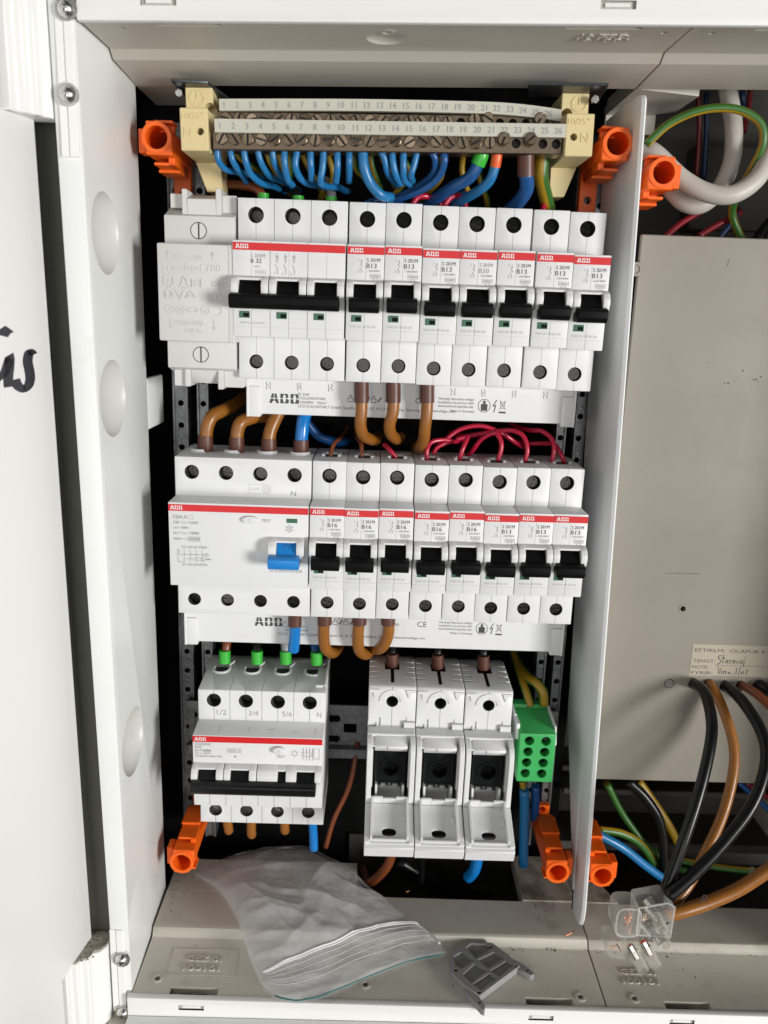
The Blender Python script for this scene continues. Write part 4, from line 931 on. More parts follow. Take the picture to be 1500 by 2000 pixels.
def bscrews(zc, d1, have, out):
    for k in sorted(have):
        o = bpy.data.objects.new('screw', random.choice(_bs)); C.objects.link(o); o.parent = t
        o.location = V((nx(k)+random.uniform(-.15,.15), d1-.2+out.get(k, random.uniform(0,.35)), zc+random.uniform(-.2,.2)+(1.2 if k in out else 0)))
        o.rotation_euler = (random.uniform(-.1,.1), random.uniform(0, 3.1), random.uniform(-.1,.1))
hN = set(range(1, 23)) | {24}; hP = set(range(1, 19)) | {20, 21, 25, 26}
bar(-9.4, -1.6, 46, 56.6, -5.0, hN, 'lower'); bscrews(-5.0, 56.6, hN, {22: 2.6, 24: 3.2})
bar(1.8, 9.6, 33, 43.2, 6.2, hP, 'upper'); bscrews(6.2, 43.2, hP, {20: 1.8, 21: 2.2, 25: 2.6})
for s_, lab in ((0, None), (1, None)):
    x0, x1 = (-12.2, .2) if s_ == 0 else (160.6, 173.2)
    mb = MB(M['cream']); dzz = 0 if s_ == 0 else .6
    mb.prism([(14,-10.6),(60,-10.6),(60,7.2),(47,7.6),(47,18.8),(14,18.8)], 'x', x0, x1, .4)
    cut = MB(M['cream']); hx_ = x0+9.0 if s_ == 0 else x0+3.8
    cut.cyl((hx_, 52, -2.6), 'd', 12, 1.6, 16); cut.cyl((x0+11.2 if s_ == 0 else x0+2.8, 36, 9.8), 'd', 14, 2.5, 18)
    eb = mb.obj('end_block', t, cut=cut)
    mb = MB(M['cream'])
    if s_ == 0: mb.prism([(x0+5, -24), (x0+12.4, -24), (x0+12.4, -10.5), (x0, -10.5)], 'd', 14, 30, .3)
    else: mb.prism([(x0, -24), (x0+7.4, -24), (x0+12.6, -10.5), (x0, -10.5)], 'd', 14, 30, .3)
    mb.obj('foot', eb)
    mb = MB(M['cream']); mb.text('N', (x0+1.6 if s_ == 0 else x0+7, 60.02, -4.8), 4.2, 3.4, ext=.5); mb.text('10/25°', (x0+1.0, 60.02, 2.7), 2.6, 9.6, ext=.45)
    cx = x0+5.2 if s_ == 0 else x0+8
    mb.arc(cx, 14.0, 3.3, 0, 360, .4, 20, o=(0,47.02,0), ext=.3); mb.line([(cx,16.6),(cx,13.6)], .4, o=(0,47.02,0), ext=.3); mb.line([(cx-2.2,13.4),(cx+2.2,13.4)], .4, o=(0,47.02,0), ext=.3); mb.line([(cx-1.5,12.2),(cx+1.5,12.2)], .4, o=(0,47.02,0), ext=.3)
    mb.obj('lettering', eb)
# steel brackets above the terminal bar
tb = thing('bracket', 'dark tilted steel bracket above the left cream end block', 'bracket', (-15, 30, 89), 'steel brackets under the top flange')
mb = MB(M['dsteel']); mb.hull8([V_ for V_ in ((-13,24,.2),(-11.5,-4,-1.4),(17,-22,-4.4),(3,21,.4))], [(-13,24,1.5),(-11.5,-4,-.1),(17,-22,-3.1),(3,21,1.7)], .2); mb.obj('plate', tb)
mb = MB(M['zinc']); mb.cyl((-11.4, 14, -2.6), 'd', 2, 1.7, 6); mb.obj('bolt', tb)
tb = thing('bracket', 'dark steel bracket with bolt above the right cream end block', 'bracket', (150, 50, 92.4), 'steel brackets under the top flange')
mb = MB(M['dsteel']); mb.hull8([(-18,8,0),(17,11,0),(19,-10,0),(-15,-12,0)], [(-18,8,1.3),(17,11,1.3),(19,-10,1.3),(-15,-12,1.3)], .2); mb.obj('plate', tb)
mb = MB(M['zinc']); mb.cyl((14, -.5, -3.2), 'd', 2, 1.8, 6); mb.obj('bolt', tb)
# ------------------------------------------------------------------ orange spacers
def spacer(loc, label, L, sx, sz, grp='orange tube spacers'):
    t = thing('tube_spacer', label, 'spacer', loc, grp)
    mb = MB(M['orange']); mb.tube([(0,0,0),(0,L-.01,0)], 6.6, 32, 1, True, None, 6.9)
    def bx(x0, x1, d0, d1, z0, z1, b=.25):
        xa, xb = sorted((x0*sx, x1*sx)); za, zb = sorted((z0*sz, z1*sz)); mb.box(xa, xb, d0, d1, za, zb, b)
    bx(-5.2, 7.0, 6, L-.6, -7.4, -1.0, .5); bx(-5.0, 2.0, 12, L-1.0, -3.0, 7.2, .4)
    cut = MB(M['orange']); cut.cyl((0, 6, 0), 'd', L, 5.1, 32)
    mb.obj('tube', t, cut=cut)
    mb = MB(M['orange'])
    bx(-9.4, -6.2, L-13, L-4.5, -6.2, 4.4, .3); mb.obj('side_lug', t)
    mb = MB(M['orange'])
    bx(-2.4, 6.4, L-15, L-6, 7.4, 8.6, .2); bx(-1.6, 5.6, L-15, L-12, 4.5, 8.0, .2); mb.obj('latch', t)
    mb = MB(M['orange']); bx(-3.4, 6.4, L-20, L-8, -10.8, -9.4, .25); bx(3.4, 6.4, L-20, L-8, -10.8, -6, .25); mb.obj('latch', t)
    mb = MB(M['orange']); bx(-4.5, 6, 14, 30, -12.2, -10.9, .25); bx(-4, 5.5, 10, 30, -11, -6, .3); mb.obj('step', t)
    mb = MB(M['orange']); xa, xb = sorted((-3.6*sx, 5.4*sx)); za, zb = sorted(((-26 if sz > 0 else -13)*sz, -2*sz)); mb.box(xa, xb, -1, 4, za, zb, .4)
    c = MB(M['orange']); c.cyl((.9*sx, -3, (-19 if sz > 0 else -10.5)*sz), 'd', 10, 2.0, 16); mb.obj('foot', t, cut=c)
spacer((-36.3, 0, 66.4), 'orange tube spacer left of the left cream end block', 50, 1, 1)
spacer((176.5, 0, 71.3), 'orange tube spacer right of the right cream end block', 50, -1, 1)
spacer((199.3, 0, 59.5), 'orange tube spacer right of the white blade at the top, beside white cables', 50, -1, 1)
spacer((-33.8, 0, -317.1), 'orange tube spacer at the bottom left, beside the plastic bag', 50, 1, -1)
spacer((181.7, 0, -317.2), 'orange tube spacer at the bottom, just left of the white blade', 50, -1, -1)
spacer((207.6, 0, -318.8), 'orange tube spacer at the bottom, just right of the white blade', 50, -1, -1)
# ------------------------------------------------------------------ wires
def A(*pts): return [at(*p) for p in pts]
def wire(name, label, pts, r, m, group=None, stripe=None, n=10, cat='wire', sub=6):
    mb = MB(*( [M[x] for x in m] if isinstance(m, (list, tuple)) else [M[m]]))
    a, b = Vector(pts[-2]), Vector(pts[-1])
    if 'cable end' not in label and len(pts) > 2 and pts[-1][1] < pts[0][1]-6 and -6 < pts[-1][1] < 36:      # run on into the dark
        e = (b-a).normalized(); pts = list(pts)+[tuple(b+e*6+Vector((0,-8,0))), tuple(b+e*11+Vector((0,-20,1)))]
    mb.tube(pts, r, n, sub, True, stripe)
    o = mb.obj(name, sharp=0)
    return tag(o, label, cat, group)
def sleeve(w_, pts, r, m, name='sleeve'):
    mb = MB(M[m]); mb.tube(pts, r, 16, 3); return mb.obj(name, w_, sharp=.6)
def nub(w_, p, m='copper'):
    mb = MB(M[m]); mb.cyl(p, 'z', 3.0, .95, 8); mb.obj('bare_end', w_)
YG = ('wyel', 'wgrn'); ST = (0, 0, 1)
GB = 'blue wires under the lower terminal strip'
bl = [(1,[(424,286,52),(426,312,51),(440,330,46),(462,336,40),(495,342,30)],1.5), (2,[(448,286,52),(455,315,51),(470,338,44),(482,356,36)],1.45), (3,[(475,286,52),(480,315,51),(490,340,47),(510,358,40),(534,364,30)],1.55),
 (4,[(502,286,52),(510,318,50),(528,345,42),(556,356,30)],1.5), (5,[(531,286,52),(536,318,50),(546,340,44),(562,356,34)],1.4), (6,[(555,286,52),(556,320,52),(562,350,48),(572,362,42)],1.6),
 (7,[(581,288,52),(577,322,52),(585,346,48),(602,359,42),(624,362,34)],1.6), (8,[(606,288,52),(607,322,52),(609,352,48)],1.6), (9,[(632,290,52),(630,328,52),(626,356,50),(640,364,42),(660,366,32)],1.65),
 (10,[(658,290,52),(659,325,52),(656,357,47)],1.6), (11,[(682,290,52),(682,322,52),(682,355,44)],1.55), (12,[(708,290,52),(711,325,52),(722,356,50),(744,381,48),(764,386,42)],2.4),
 (13,[(738,290,52),(750,308,52),(758,340,48),(776,362,36)],1.5), (14,[(765,290,52),(768,320,52),(774,344,50),(784,360,46)],1.6), (15,[(788,292,52),(788,325,52),(790,350,49),(801,361,44)],1.6), (16,[(815,292,52),(810,318,52),(803,342,51),(806,354,45)],1.55),
 (17,[(840,292,52),(850,312,51),(846,338,46),(820,362,38),(770,388,28)],1.6), (18,[(866,298,52),(868,316,52),(856,346,48),(822,372,42),(752,398,30)],1.7)]
NW = 'zero one two three four five six seven eight nine ten eleven twelve thirteen fourteen fifteen sixteen seventeen eighteen'.split()
for k, p, r in bl:
    lab = ('thickest blue wire, under screw %s of the lower terminal strip' if k == 12 else 'blue wire hanging from under screw %s of the lower terminal strip') % NW[k]
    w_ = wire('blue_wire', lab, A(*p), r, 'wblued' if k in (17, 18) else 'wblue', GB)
    q = at(p[0][0], p[0][1]-4, 52); nub(w_, (q[0], q[1], q[2]-2.6))
w_ = wire('blue_wire', 'blue wire in a bright green ferrule below number 20 of the terminal strip', A((936,316,50),(918,346,48),(884,366,42),(846,392,30)), 2.9, 'wblued', GB, n=14); sleeve(w_, A((943,290,51),(940,305,51),(933,322,50)), 3.4, 'ferrule', 'ferrule')
w_ = wire('blue_wire', 'blue wire in an orange ferrule below number 21 of the terminal strip', A((968,322,51),(957,352,49),(935,372,44),(898,394,32)), 2.3, 'wblue', GB, n=14); sleeve(w_, A((971,293,52),(970,308,52),(967,326,51)), 2.5, 'ferro', 'ferrule'); q = at(971,291,52); nub(w_, q, 'steel')
w_ = wire('blue_wire', 'thick dark blue wire in a wide brown sleeve under the end of the strip', A((1027,338,50),(1029,366,46),(1018,388,40),(996,410,28)), 3.4, 'wblued', GB, n=14); sleeve(w_, A((1027,302,52),(1027,322,51),(1027,344,50)), 4.0, 'sleeve'); q = at(1027,303,52); nub(w_, (q[0],q[1],q[2]-.5), 'zinc')
w_ = wire('earth_wire', 'yellow and green wire just left of the right cream block', A((1060,305,40),(1057,345,38),(1066,385,30),(1072,412,22)), 3.4, YG, 'earth wires behind the blue ones', (0,0,1,1,0), 15)
GE = 'earth wires behind the blue ones'
ew = [((518,286,34),(528,318,32),(548,350,24)), ((541,286,34),(549,320,32),(566,352,24)), ((562,286,34),(566,325,33),(566,352,28)), ((588,300,32),(604,330,28),(616,352,22)), ((722,290,34),(728,330,32),(742,366,26)), ((742,288,34),(748,312,32),(764,345,24)), ((782,300,34),(800,340,32),(770,380,24)),
      ((905,300,32),(903,340,32),(918,385,26)), ((936,330,30),(938,352,30),(950,388,22)), ((862,300,28),(862,345,26),(832,380,20)), ((455,288,30),(470,310,28),(500,330,20)), ((640,300,32),(650,345,30),(632,372,22)), ((690,300,32),(695,330,30),(716,350,22))]
EL = ['between blue wires four and five', 'between blue wires five and six', 'between blue wires six and seven', 'behind blue wire seven', 'right of blue wire twelve', 'left of blue wire thirteen', 'behind blue wire fourteen', 'left of the green ferrule', 'under the green ferrule', 'behind blue wire eighteen', 'behind blue wire two', 'behind blue wire nine', 'behind blue wire eleven']
for i, p in enumerate(ew):
    o = wire('earth_wire', 'x', A(*p), 1.4, YG, GE, ST if i % 2 else (0,1,1))
    o['label'] = 'thin yellow green wire in the dark '+EL[i]
o = None
for i, (p, m, lab) in enumerate([([(805,402,34),(815,386,34),(832,383,33),(848,389,30),(866,406,26)], 'wpink', 'crimson wire loop above the second and third single breakers'), ([(868,402,34),(878,387,34),(892,382,33),(905,390,30),(910,410,28)], 'wpink', 'crimson wire loop above the breaker with faint print'),
    ([(1060,412,32),(1062,402,30),(1068,394,24)], 'wpink', 'short crimson wire stub above the last but one top breaker'), ([(700,408,28),(730,392,22),(780,398,18)], 'wblued', 'dark blue wire lying behind the top row'), ([(760,395,34),(800,402,30),(850,398,22),(900,380,14)], 'wblued', 'dark blue wire running right behind the top row')]):
    wire('loose_wire', lab, A(*p), 1.5, m)
for px, m, lab, pts in ((514, 'wbrownd', 'brown wire entering the first pole of the triple breaker', [(430,358,10),(470,362,20),(500,368,26),(515,388,27),(516,400,27)]), (582, 'wblack', 'black wire entering the second pole of the triple breaker', [(540,366,14),(562,366,20),(578,378,26),(582,396,27)]), (647, 'wgrey', 'grey wire entering the third pole of the triple breaker', [(634,352,16),(644,366,24),(648,385,27),(648,402,27)])):
    w_ = wire('supply_wire', lab, A(*pts), 2.3, m, 'wires into the triple breaker', n=12)
    y = 378 if px < 540 else (383 if px < 600 else 385)
    sleeve(w_, [at(px, y, 27), at(px, y+16, 27)], 2.9, 'ferrule', 'ferrule')
# brown loops out of the top row, in front of the busbar
for (x, pts, lab) in ((706, [(706,748,37),(706,800,37),(704,830,36),(710,850,32),(724,858,24)], 'left brown cable in a dark sleeve below the top row'), (768, [(768,748,37),(768,800,37),(761,828,36),(763,846,32),(772,856,24)], 'middle brown cable in a dark sleeve below the top row'), (834, [(834,748,37),(834,800,37),(830,835,36),(828,856,33),(822,870,26)], 'right brown cable in a dark sleeve below the top row')):
    w_ = wire('brown_cable', lab, A(*pts), 3.1, 'wbrown', 'brown cables below the top row', n=16); sleeve(w_, A((x,744,37),(x,765,37),(x,786,37)), 3.8, 'sleeve')
# cables into the wide breaker of the middle row
for x, m, pts, lab in ((401,'wbrown',[(402,858,27),(405,832,27),(416,812,25),(440,800,18)],'brown cable into the leftmost terminal of the wide middle breaker'), (462,'wbrown',[(462,862,27),(464,842,27),(472,824,26),(496,815,20),(520,812,12)],'brown cable into the second terminal of the wide middle breaker'), (525,'wbrown',[(525,862,27),(528,842,26),(538,818,24),(552,790,20)],'brown cable into the third terminal of the wide middle breaker'), (588,'wbright',[(588,866,27),(590,842,27),(594,815,25),(604,790,20)],'blue cable in a brown sleeve entering the wide middle breaker')):
    w_ = wire('feeder_cable', lab, A(*pts), 3.5, m, 'cables into the wide middle breaker', n=16)
    dy = 0 if x < 430 else (3 if x < 480 else (6 if x < 560 else 8))
    sleeve(w_, [at(x,851+dy,27), at(x,866+dy,27), at(x-.5,890+dy,26)], 4.1, 'sleeve')
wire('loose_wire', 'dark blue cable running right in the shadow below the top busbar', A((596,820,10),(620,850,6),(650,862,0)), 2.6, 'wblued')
for x, lab in ((648, 'thin dark brown wire into the first B16 breaker'), (708, 'thin dark brown wire into the second B16 breaker')):
    wire('thin_wire', lab, A((x-1,897,28),(x-2,885,28),(x+(5 if x < 700 else -3),866,24),(x+(16 if x < 700 else -10),856,14)), 1.15, 'wbrownd', 'thin wires into the middle row')
GC = 'crimson wires above the middle row'
rw = [([(774,894,29),(762,880,29),(750,868,24)],'crimson wire into the third B16 breaker from the left'), ([(834,898,29),(834,880,29),(842,864,27),(866,859,24),(886,862,20)],'crimson wire bending right from the fourth B16 breaker'),
 ([(897,898,29),(904,876,29),(914,854,26)],'straight slanting crimson wire into the last B16 breaker'), ([(972,900,29),(979,876,29),(977,858,28),(965,846,26),(940,858,22),(920,884,18)],'crimson wire arching left from the first B13 of the middle row'),
 ([(1025,901,29),(1030,878,29),(1022,852,27),(1000,841,24),(970,842,20),(920,850,16)],'crimson wire arching left from the second B13 of the middle row'), ([(1078,902,29),(1082,880,29),(1078,858,27),(1058,842,23),(1036,840,18)],'left of two crimson wires into the end breaker of the middle row'),
 ([(1102,904,29),(1096,888,29),(1082,868,24),(1060,866,18),(1030,866,12)],'right of two crimson wires into the end breaker of the middle row'), ([(870,858,22),(900,838,20),(940,832,19),(980,846,18),(1012,868,14)],'topmost crimson wire arching over the others below the busbar'),
 ([(846,886,22),(856,872,22),(880,862,20)],'short crimson wire behind the fourth B16 breaker'), ([(890,858,18),(925,850,16),(960,843,15)],'crimson wire lying level behind the arching ones')]
for i, (p, lab) in enumerate(rw): wire('crimson_wire', lab, A(*p), 1.28, 'wpink', GC)
# cables below the middle row
w_ = wire('blue_cable', 'bright blue cable end in a brown sleeve below the wide breaker', A((577,1205,37),(576,1235,37),(574,1262,36.5),(573,1270,36)), 3.1, 'wbright', None, n=16); sleeve(w_, A((576,1200,37.2),(576,1222,37.2)), 3.7, 'sleeve')
for x, pts, lab in ((634,[(634,1205,37),(632,1240,36),(636,1266,33),(648,1275,26)],'brown cable loop below the first B16 breaker'), (702,[(702,1208,37),(699,1245,36),(702,1270,33),(714,1278,25)],'brown cable loop below the second B16 breaker'), (758,[(760,1205,37),(758,1240,36),(748,1262,33),(736,1268,27)],'brown cable loop curling left below the third B16 breaker')):
    w_ = wire('brown_cable', lab, A(*pts), 3.2, 'wbrown', 'brown cable loops below the middle row', n=16); sleeve(w_, A((x,1200,37),(x,1219,37)), 3.9, 'sleeve')
for x, m, lab, pts in ((439,'wbrownd','reddish brown wire in a green ferrule, first pole of the lower breaker',[(440,1290,20),(442,1262,19),(446,1235,14)]), (502,'wblack','black wire in a green ferrule, second pole of the lower breaker',[(502,1292,20),(502,1266,18),(500,1240,12)]), (558,'wgrey','grey wire in a green ferrule, third pole of the lower breaker',[(559,1292,20),(557,1262,19),(552,1235,14)]), (618,'wblued','dark blue wire in a green ferrule, fourth pole of the lower breaker',[(618,1294,20),(616,1270,18),(612,1240,12)])):
    w_ = wire('supply_wire', lab, A(*pts), 2.5, m, 'wires into the lower left breaker', n=14)
    y = 1270 if x < 450 else (1271 if x < 590 else 1273)
    sleeve(w_, [at(x,y,21), at(x,y+24,21.5)], 3.3, 'ferrule', 'ferrule')
for x, lab in ((766, 'black wire in a brown sleeve entering the leftmost fuse holder'), (855, 'black wire in a brown sleeve entering the middle fuse holder'), (944, 'black wire in a brown sleeve entering the rightmost fuse holder')):
    w_ = wire('black_wire', lab, A((x,1290,16),(x,1270,15),(x-1,1240,8)), 2.5, 'wblack', 'wires into the fuse holders', n=14)
    dy = (x-766)*.02; sleeve(w_, [at(x,1276+dy,18), at(x,1302+dy,18)], 3.5, 'sleeve')
wire('earth_wire', 'yellow green wire arching into the right half of the green block', A((1062,1376,16),(1060,1352,16),(1048,1334,14),(1036,1326,8)), 3.0, YG, 'earth wires into the green block', (0,1,0,1), 16)
wire('earth_wire', 'dark yellow green wire into the left half of the green block', A((1036,1380,16),(1028,1352,12),(1020,1328,4)), 2.6, YG, 'earth wires into the green block', (0,1,0,1), 16)
w_ = wire('blue_cable', 'blue cable hanging straight below the green block', A((1024,1542,18),(1024,1600,17),(1022,1690,14)), 3.0, 'wblue', 'blue cables below the green block', n=14)
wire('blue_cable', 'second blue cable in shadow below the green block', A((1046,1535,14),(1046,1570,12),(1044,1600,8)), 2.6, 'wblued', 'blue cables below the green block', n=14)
wire('earth_wire', 'yellow green wire leaving the underside of the green block', A((1020,1525,16),(1022,1540,16),(1024,1552,16)), 1.9, YG, None, ST)
# below the lower breaker
for x, m, y1, lab, grp in ((446,'wbrown',1622,'leftmost brown cable end below the lower left breaker','brown cable ends'), (491,'wbrown',1630,'middle brown cable end below the lower left breaker','brown cable ends'), (556,'wbrown',1622,'rightmost brown cable end below the lower left breaker','brown cable ends')):
    wire('brown_cable', lab, A((x-4 if x < 450 else x,1590,36),(x,y1-6,35),(x+1,y1,33)), 2.7, m, grp, n=14)
wire('blue_cable', 'bright blue cable end below the lower left breaker, above the bag', A((610,1595,38),(612,1630,38),(613,1652,37.5),(613,1657,37)), 2.5, 'wbright', None, n=14)
wire('loose_wire', 'thin dark brown wire slanting down right of the lower left breaker', A((704,1380,-22),(700,1430,-10),(694,1480,0),(680,1540,2),(652,1600,4),(636,1655,6)), 1.6, 'wbrownd')
wire('brown_cable', 'dull brown cable curving below the leftmost fuse holder', A((764,1640,20),(764,1672,20),(750,1700,18),(722,1725,12)), 2.9, 'wbrownd', None, n=14)
wire('black_cable', 'dark cable hanging below the middle fuse holder', A((824,1640,20),(824,1680,18),(822,1730,10)), 2.0, 'wblack')
wire('blue_cable', 'blue cable curving below the rightmost fuse holder', A((934,1640,22),(932,1675,22),(926,1700,20),(914,1714,16)), 3.6, 'wbright', None, n=14)
wire('black_cable', 'black cable lying across the pit below the fuse holders', A((775,1680,-10),(840,1720,-12),(915,1752,-14),(960,1760,-16)), 5, 'wblack', None, n=14)
# ------------------------------------------------------------------ cables of the right compartment
wire('white_cable', 'white cable sweeping right from behind the orange spacer', A((1262,290,18),(1285,305,22),(1330,348,26),(1380,376,30),(1430,380,32),(1475,352,30),(1500,310,26),(1520,260,20)), 4.5, 'wwhite', 'white sheathed cables', n=18)
wire('white_cable', 'white cable hanging from the top and curling under the other one', A((1420,170,6),(1432,240,10),(1430,310,12),(1406,368,12),(1370,400,12),(1336,396,10),(1306,366,6)), 4.4, 'wwhite', 'white sheathed cables', n=18)
wire('earth_wire', 'large yellow green loop above the beige plate', A((1262,282,26),(1310,240,28),(1375,214,30),(1440,214,30),(1484,240,30),(1490,280,29),(1468,330,24),(1440,380,16),(1430,420,10),(1448,470,6)), 2.0, YG, None, (0,1,0,1), 16)
for i, (p, r, m, lab) in enumerate([([(1364,180,-30),(1366,260,-34),(1360,350,-36)], 1.4, 'wred', 'red wire hanging straight above the beige plate'), ([(1380,180,-30),(1380,260,-32),(1374,355,-36)], 1.4, 'wblue_shade', 'shaded blue wire beside the straight red one'), ([(1466,175,0),(1462,210,-4),(1452,260,-10)], 1.4, 'wred', 'red wire behind the yellow green loop'), ([(1450,175,0),(1452,215,-4)], 1.4, 'wblue_shade', 'shaded blue wire behind the yellow green loop'),
    ([(1300,462,10),(1330,436,6),(1370,412,0)], 1.7, 'wred', 'red wire slanting up from behind the left of the plate'), ([(1364,462,10),(1400,440,6),(1440,420,2)], 1.7, 'wred', 'red wire slanting up from behind the middle of the plate'), ([(1405,465,10),(1425,440,8),(1440,420,4)], 1.3, 'wblue_shade', 'thin blue wire beside the slanting red wire'), ([(1478,470,8),(1500,440,4),(1520,420,2)], 3, 'wblack', 'black cable behind the plate corner')]):
    wire('loose_wire', lab, A(*p), r, m)
GK = 'cables from the plate to the clear connector'
E1 = (1296,1744,100)
wire('black_cable', 'leftmost black cable from the plate down to the clear connector', A((1353,1336,28),(1358,1336,37),(1376,1352,48),(1389,1400,62),(1388,1450,72),(1368,1540,84),(1336,1640,94),(1300,1738,100),(1290,1762,102)), 3.0, 'wblack', GK, n=16)
wire('brown_cable', 'dark brown cable curving from the plate towards the clear connector', A((1382,1335,26),(1388,1338,37),(1410,1380,46),(1432,1450,56),(1432,1510,64),(1412,1590,74),(1376,1670,86),(1340,1735,96),(1304,1775,102)), 2.8, 'wbrown', GK, n=16)
wire('black_cable', 'black cable bowing right between the two brown ones', A((1414,1340,28),(1420,1341,37),(1452,1372,52),(1488,1432,68),(1496,1490,78),(1470,1570,88),(1410,1650,96),(1350,1712,102),(1304,1752,106)), 3.1, 'wblack', GK, n=16)
wire('brown_cable', 'short brown cable leaving the plate towards the right edge', A((1445,1339,26),(1452,1340,37),(1478,1356,46),(1510,1384,54)), 2.5, 'wbrownd', GK, n=16)
wire('black_cable', 'black cable leaving the plate at the far right', A((1478,1338,26),(1486,1340,37),(1515,1358,44)), 3.4, 'wblack', GK, n=16)
w_ = wire('brown_cable', 'light brown cable marked with letter R entering the connector from the right', A((1540,1672,96),(1495,1703,98),(1440,1738,100),(1380,1764,103),(1330,1780,106),(1296,1788,107)), 3.4, 'wbrown', GK, n=18)
mb = MB(M['pen'])
for cx, cy, dd, sc_, rot in ((1372, 1757, 106.6, 1, .1), (1467, 1701, 103.0, .8, .5)):
    c = at(cx, cy, dd); u = (math.cos(rot), 0.05, math.sin(rot)); v = (-math.sin(rot), -.25, math.cos(rot))
    pp = crom([(a*sc_, b*sc_, 0) for a, b in ((-1.6,-2.2),(-.6,-.4),(.6,2.0),(2.2,1.6),(1.2,.2),(-.4,-.2),(1.0,-.6),(2.4,-1.8))], 4)
    mb.line([(p[0], p[1]) for p in pp], .4*sc_, o=c, u=u, v=v, nrm=(0,1,.2))
mb.obj('lettering', w_)
for i, (p, r, m, s_, lab) in enumerate([([(1168,1620,14),(1215,1628,12),(1254,1652,10),(1284,1700,8)],2.4,YG,(0,0,1),'yellow green wire curving right from the bottom right spacer'), ([(1165,1628,20),(1215,1655,20),(1260,1690,18),(1296,1716,16)],2.6,'wblue',None,'blue wire slanting down right from the bottom right spacer'),
    ([(1185,1530,0),(1216,1590,0),(1262,1650,2),(1310,1690,4),(1340,1700,4)],2.2,('wgrn','wyel'),(0,0,1),'dark green wire slanting down below the plate'), ([(1225,1524,6),(1262,1560,8),(1290,1610,10),(1298,1690,12),(1296,1730,14)],3.2,'wblack',None,'black cable bending down below the plate'), ([(1246,1524,4),(1276,1566,6),(1305,1610,8),(1326,1650,8)],2.6,YG,(0,0,0,1),'yellow wire bending down below the plate'),
    ([(1330,1680,6),(1380,1690,6),(1440,1698,8),(1510,1704,8)],2.2,YG,(0,1,1),'yellow green wire lying level towards the right edge'), ([(1442,1528,4),(1470,1552,4),(1510,1590,4)],1.7,'wblued',None,'blue wire at the plate corner by the right edge'), ([(1456,1528,2),(1480,1545,2),(1510,1562,2)],1.7,'wred',None,'red wire at the plate corner by the right edge')]):
    o = wire('loose_wire', lab, A(*p), r, m, 'wires below the beige plate', s_, 12)
# ------------------------------------------------------------------ clear connector
t = thing('wire_connector', 'clear plastic screw connector joining black and brown cables', 'wire connector', at(1270, 1800, 108))
def W_(name, mb, par, cut=None):
    o = mb.obj(name, par, cut=cut); o.matrix_parent_inverse = Matrix.Translation(-t.location); return o
a = at(1250, 1765, 112); b = at(1309, 1828, 112)
mb = MB(M['clear']); mb.prism([(a[0],b[2]+1),(b[0]-.3,b[2]),(b[0],a[2]-.5),(b[0]-4,a[2]+1.6),(a[0]-.5,a[2]-1.8)], 'd', 99, 113, .8, 2); W_('housing', mb, t)
mb = MB(M['clear'])
for (x0, y0, x1, y1) in ((1203,1768,1247,1826),):
    p, q = at(x0, y0, 110), at(x1, y1, 110)
    cx, cz = (p[0]+q[0])/2, (p[2]+q[2])/2; rx, rz = (q[0]-p[0])/2, (p[2]-q[2])/2
    mb.prism([(cx+rx*math.copysign(abs(math.cos(k*.3927))**.55, math.cos(k*.3927)), cz+rz*math.copysign(abs(math.sin(k*.3927))**.55, math.sin(k*.3927))) for k in range(16)], 'd', 99, 112, 1.2, 2)
W_('dome', mb, t)
mb = MB(M['bag'])  # pale beads added to draw highlights along the clear edges
q1, q2 = at(1249, 1764, 112), at(1309, 1828, 112)
mb.tube([(q1[0],113.1,q2[2]+1),(q2[0]-.4,113.1,q2[2]+.2),(q2[0]-.2,113.1,q1[2]-.8),(q2[0]-4,113.1,q1[2]+1.3),(q1[0]-.3,113.1,q1[2]-2),(q1[0],113.1,q2[2]+1)], .5, 8, 1); W_('rim', mb, t)
mb = MB(M['bag']); q1, q2 = at(1203, 1768, 110), at(1247, 1826, 110)
mb.tube([((q1[0]+q2[0])/2+(q2[0]-q1[0])/2.1*math.copysign(abs(math.cos(k*.3927))**.55, math.cos(k*.3927)), 112, (q1[2]+q2[2])/2+(q1[2]-q2[2])/2.1*math.copysign(abs(math.sin(k*.3927))**.55, math.sin(k*.3927))) for k in range(17)], .45, 8, 1); W_('rim', mb, t)
mb = MB(M['clear']); c1 = at(1291, 1813, 118); mb.ring((c1[0], 110, c1[2]), (0.1,1,-.15), 8, 3.0, 2.2, 24); c2 = at(1297, 1843, 118); mb.ring((c2[0], 106, c2[2]), (0.1,1,-.15), 12, 3.3, 2.5, 24); W_('screw_sleeve', mb, t)
mb = MB(M['bscrew']); q_ = at(1262, 1800, 104); mb.box(q_[0]-3.2, q_[0]+1.0, 97, 106, q_[2]-7, q_[2]+7, .4); W_('brass_insert', mb, t)
for px, py in ((1282, 1784), (1270, 1814)):
    p = at(px, py, 106); mb = MB(M['zinc']); mb.tube([(p[0]-3,100,p[2]+3),(p[0]+4.2,112.2,p[2]-2.0)], 3.2, 16, 1); mb.ring((p[0]-1.5,106,p[2]+.8), (7.2,12.2,-5), 1.0, 3.7, 3.0, 18); mb.ring((p[0]+.2,103,p[2]+.2), (7.2,12.2,-5), 1.0, 3.7, 3.0, 18); mb.tube([(p[0]-5,106,p[2]+3.0),(p[0]-1,112.5,p[2]+1.0)], 2.0, 14, 1); W_('screw', mb, t)
mb = MB(M['copper'])
for k in range(9):
    p = at(1216+random.uniform(0,22), 1775+random.uniform(0,36), 105); mb.tube([p, (p[0]+random.uniform(-2,2), p[1]+random.uniform(-2,2), p[2]+random.uniform(-5,-2))], .35, 6, 1)
o = W_('copper_strands', mb, t); o['kind'] = 'stuff'
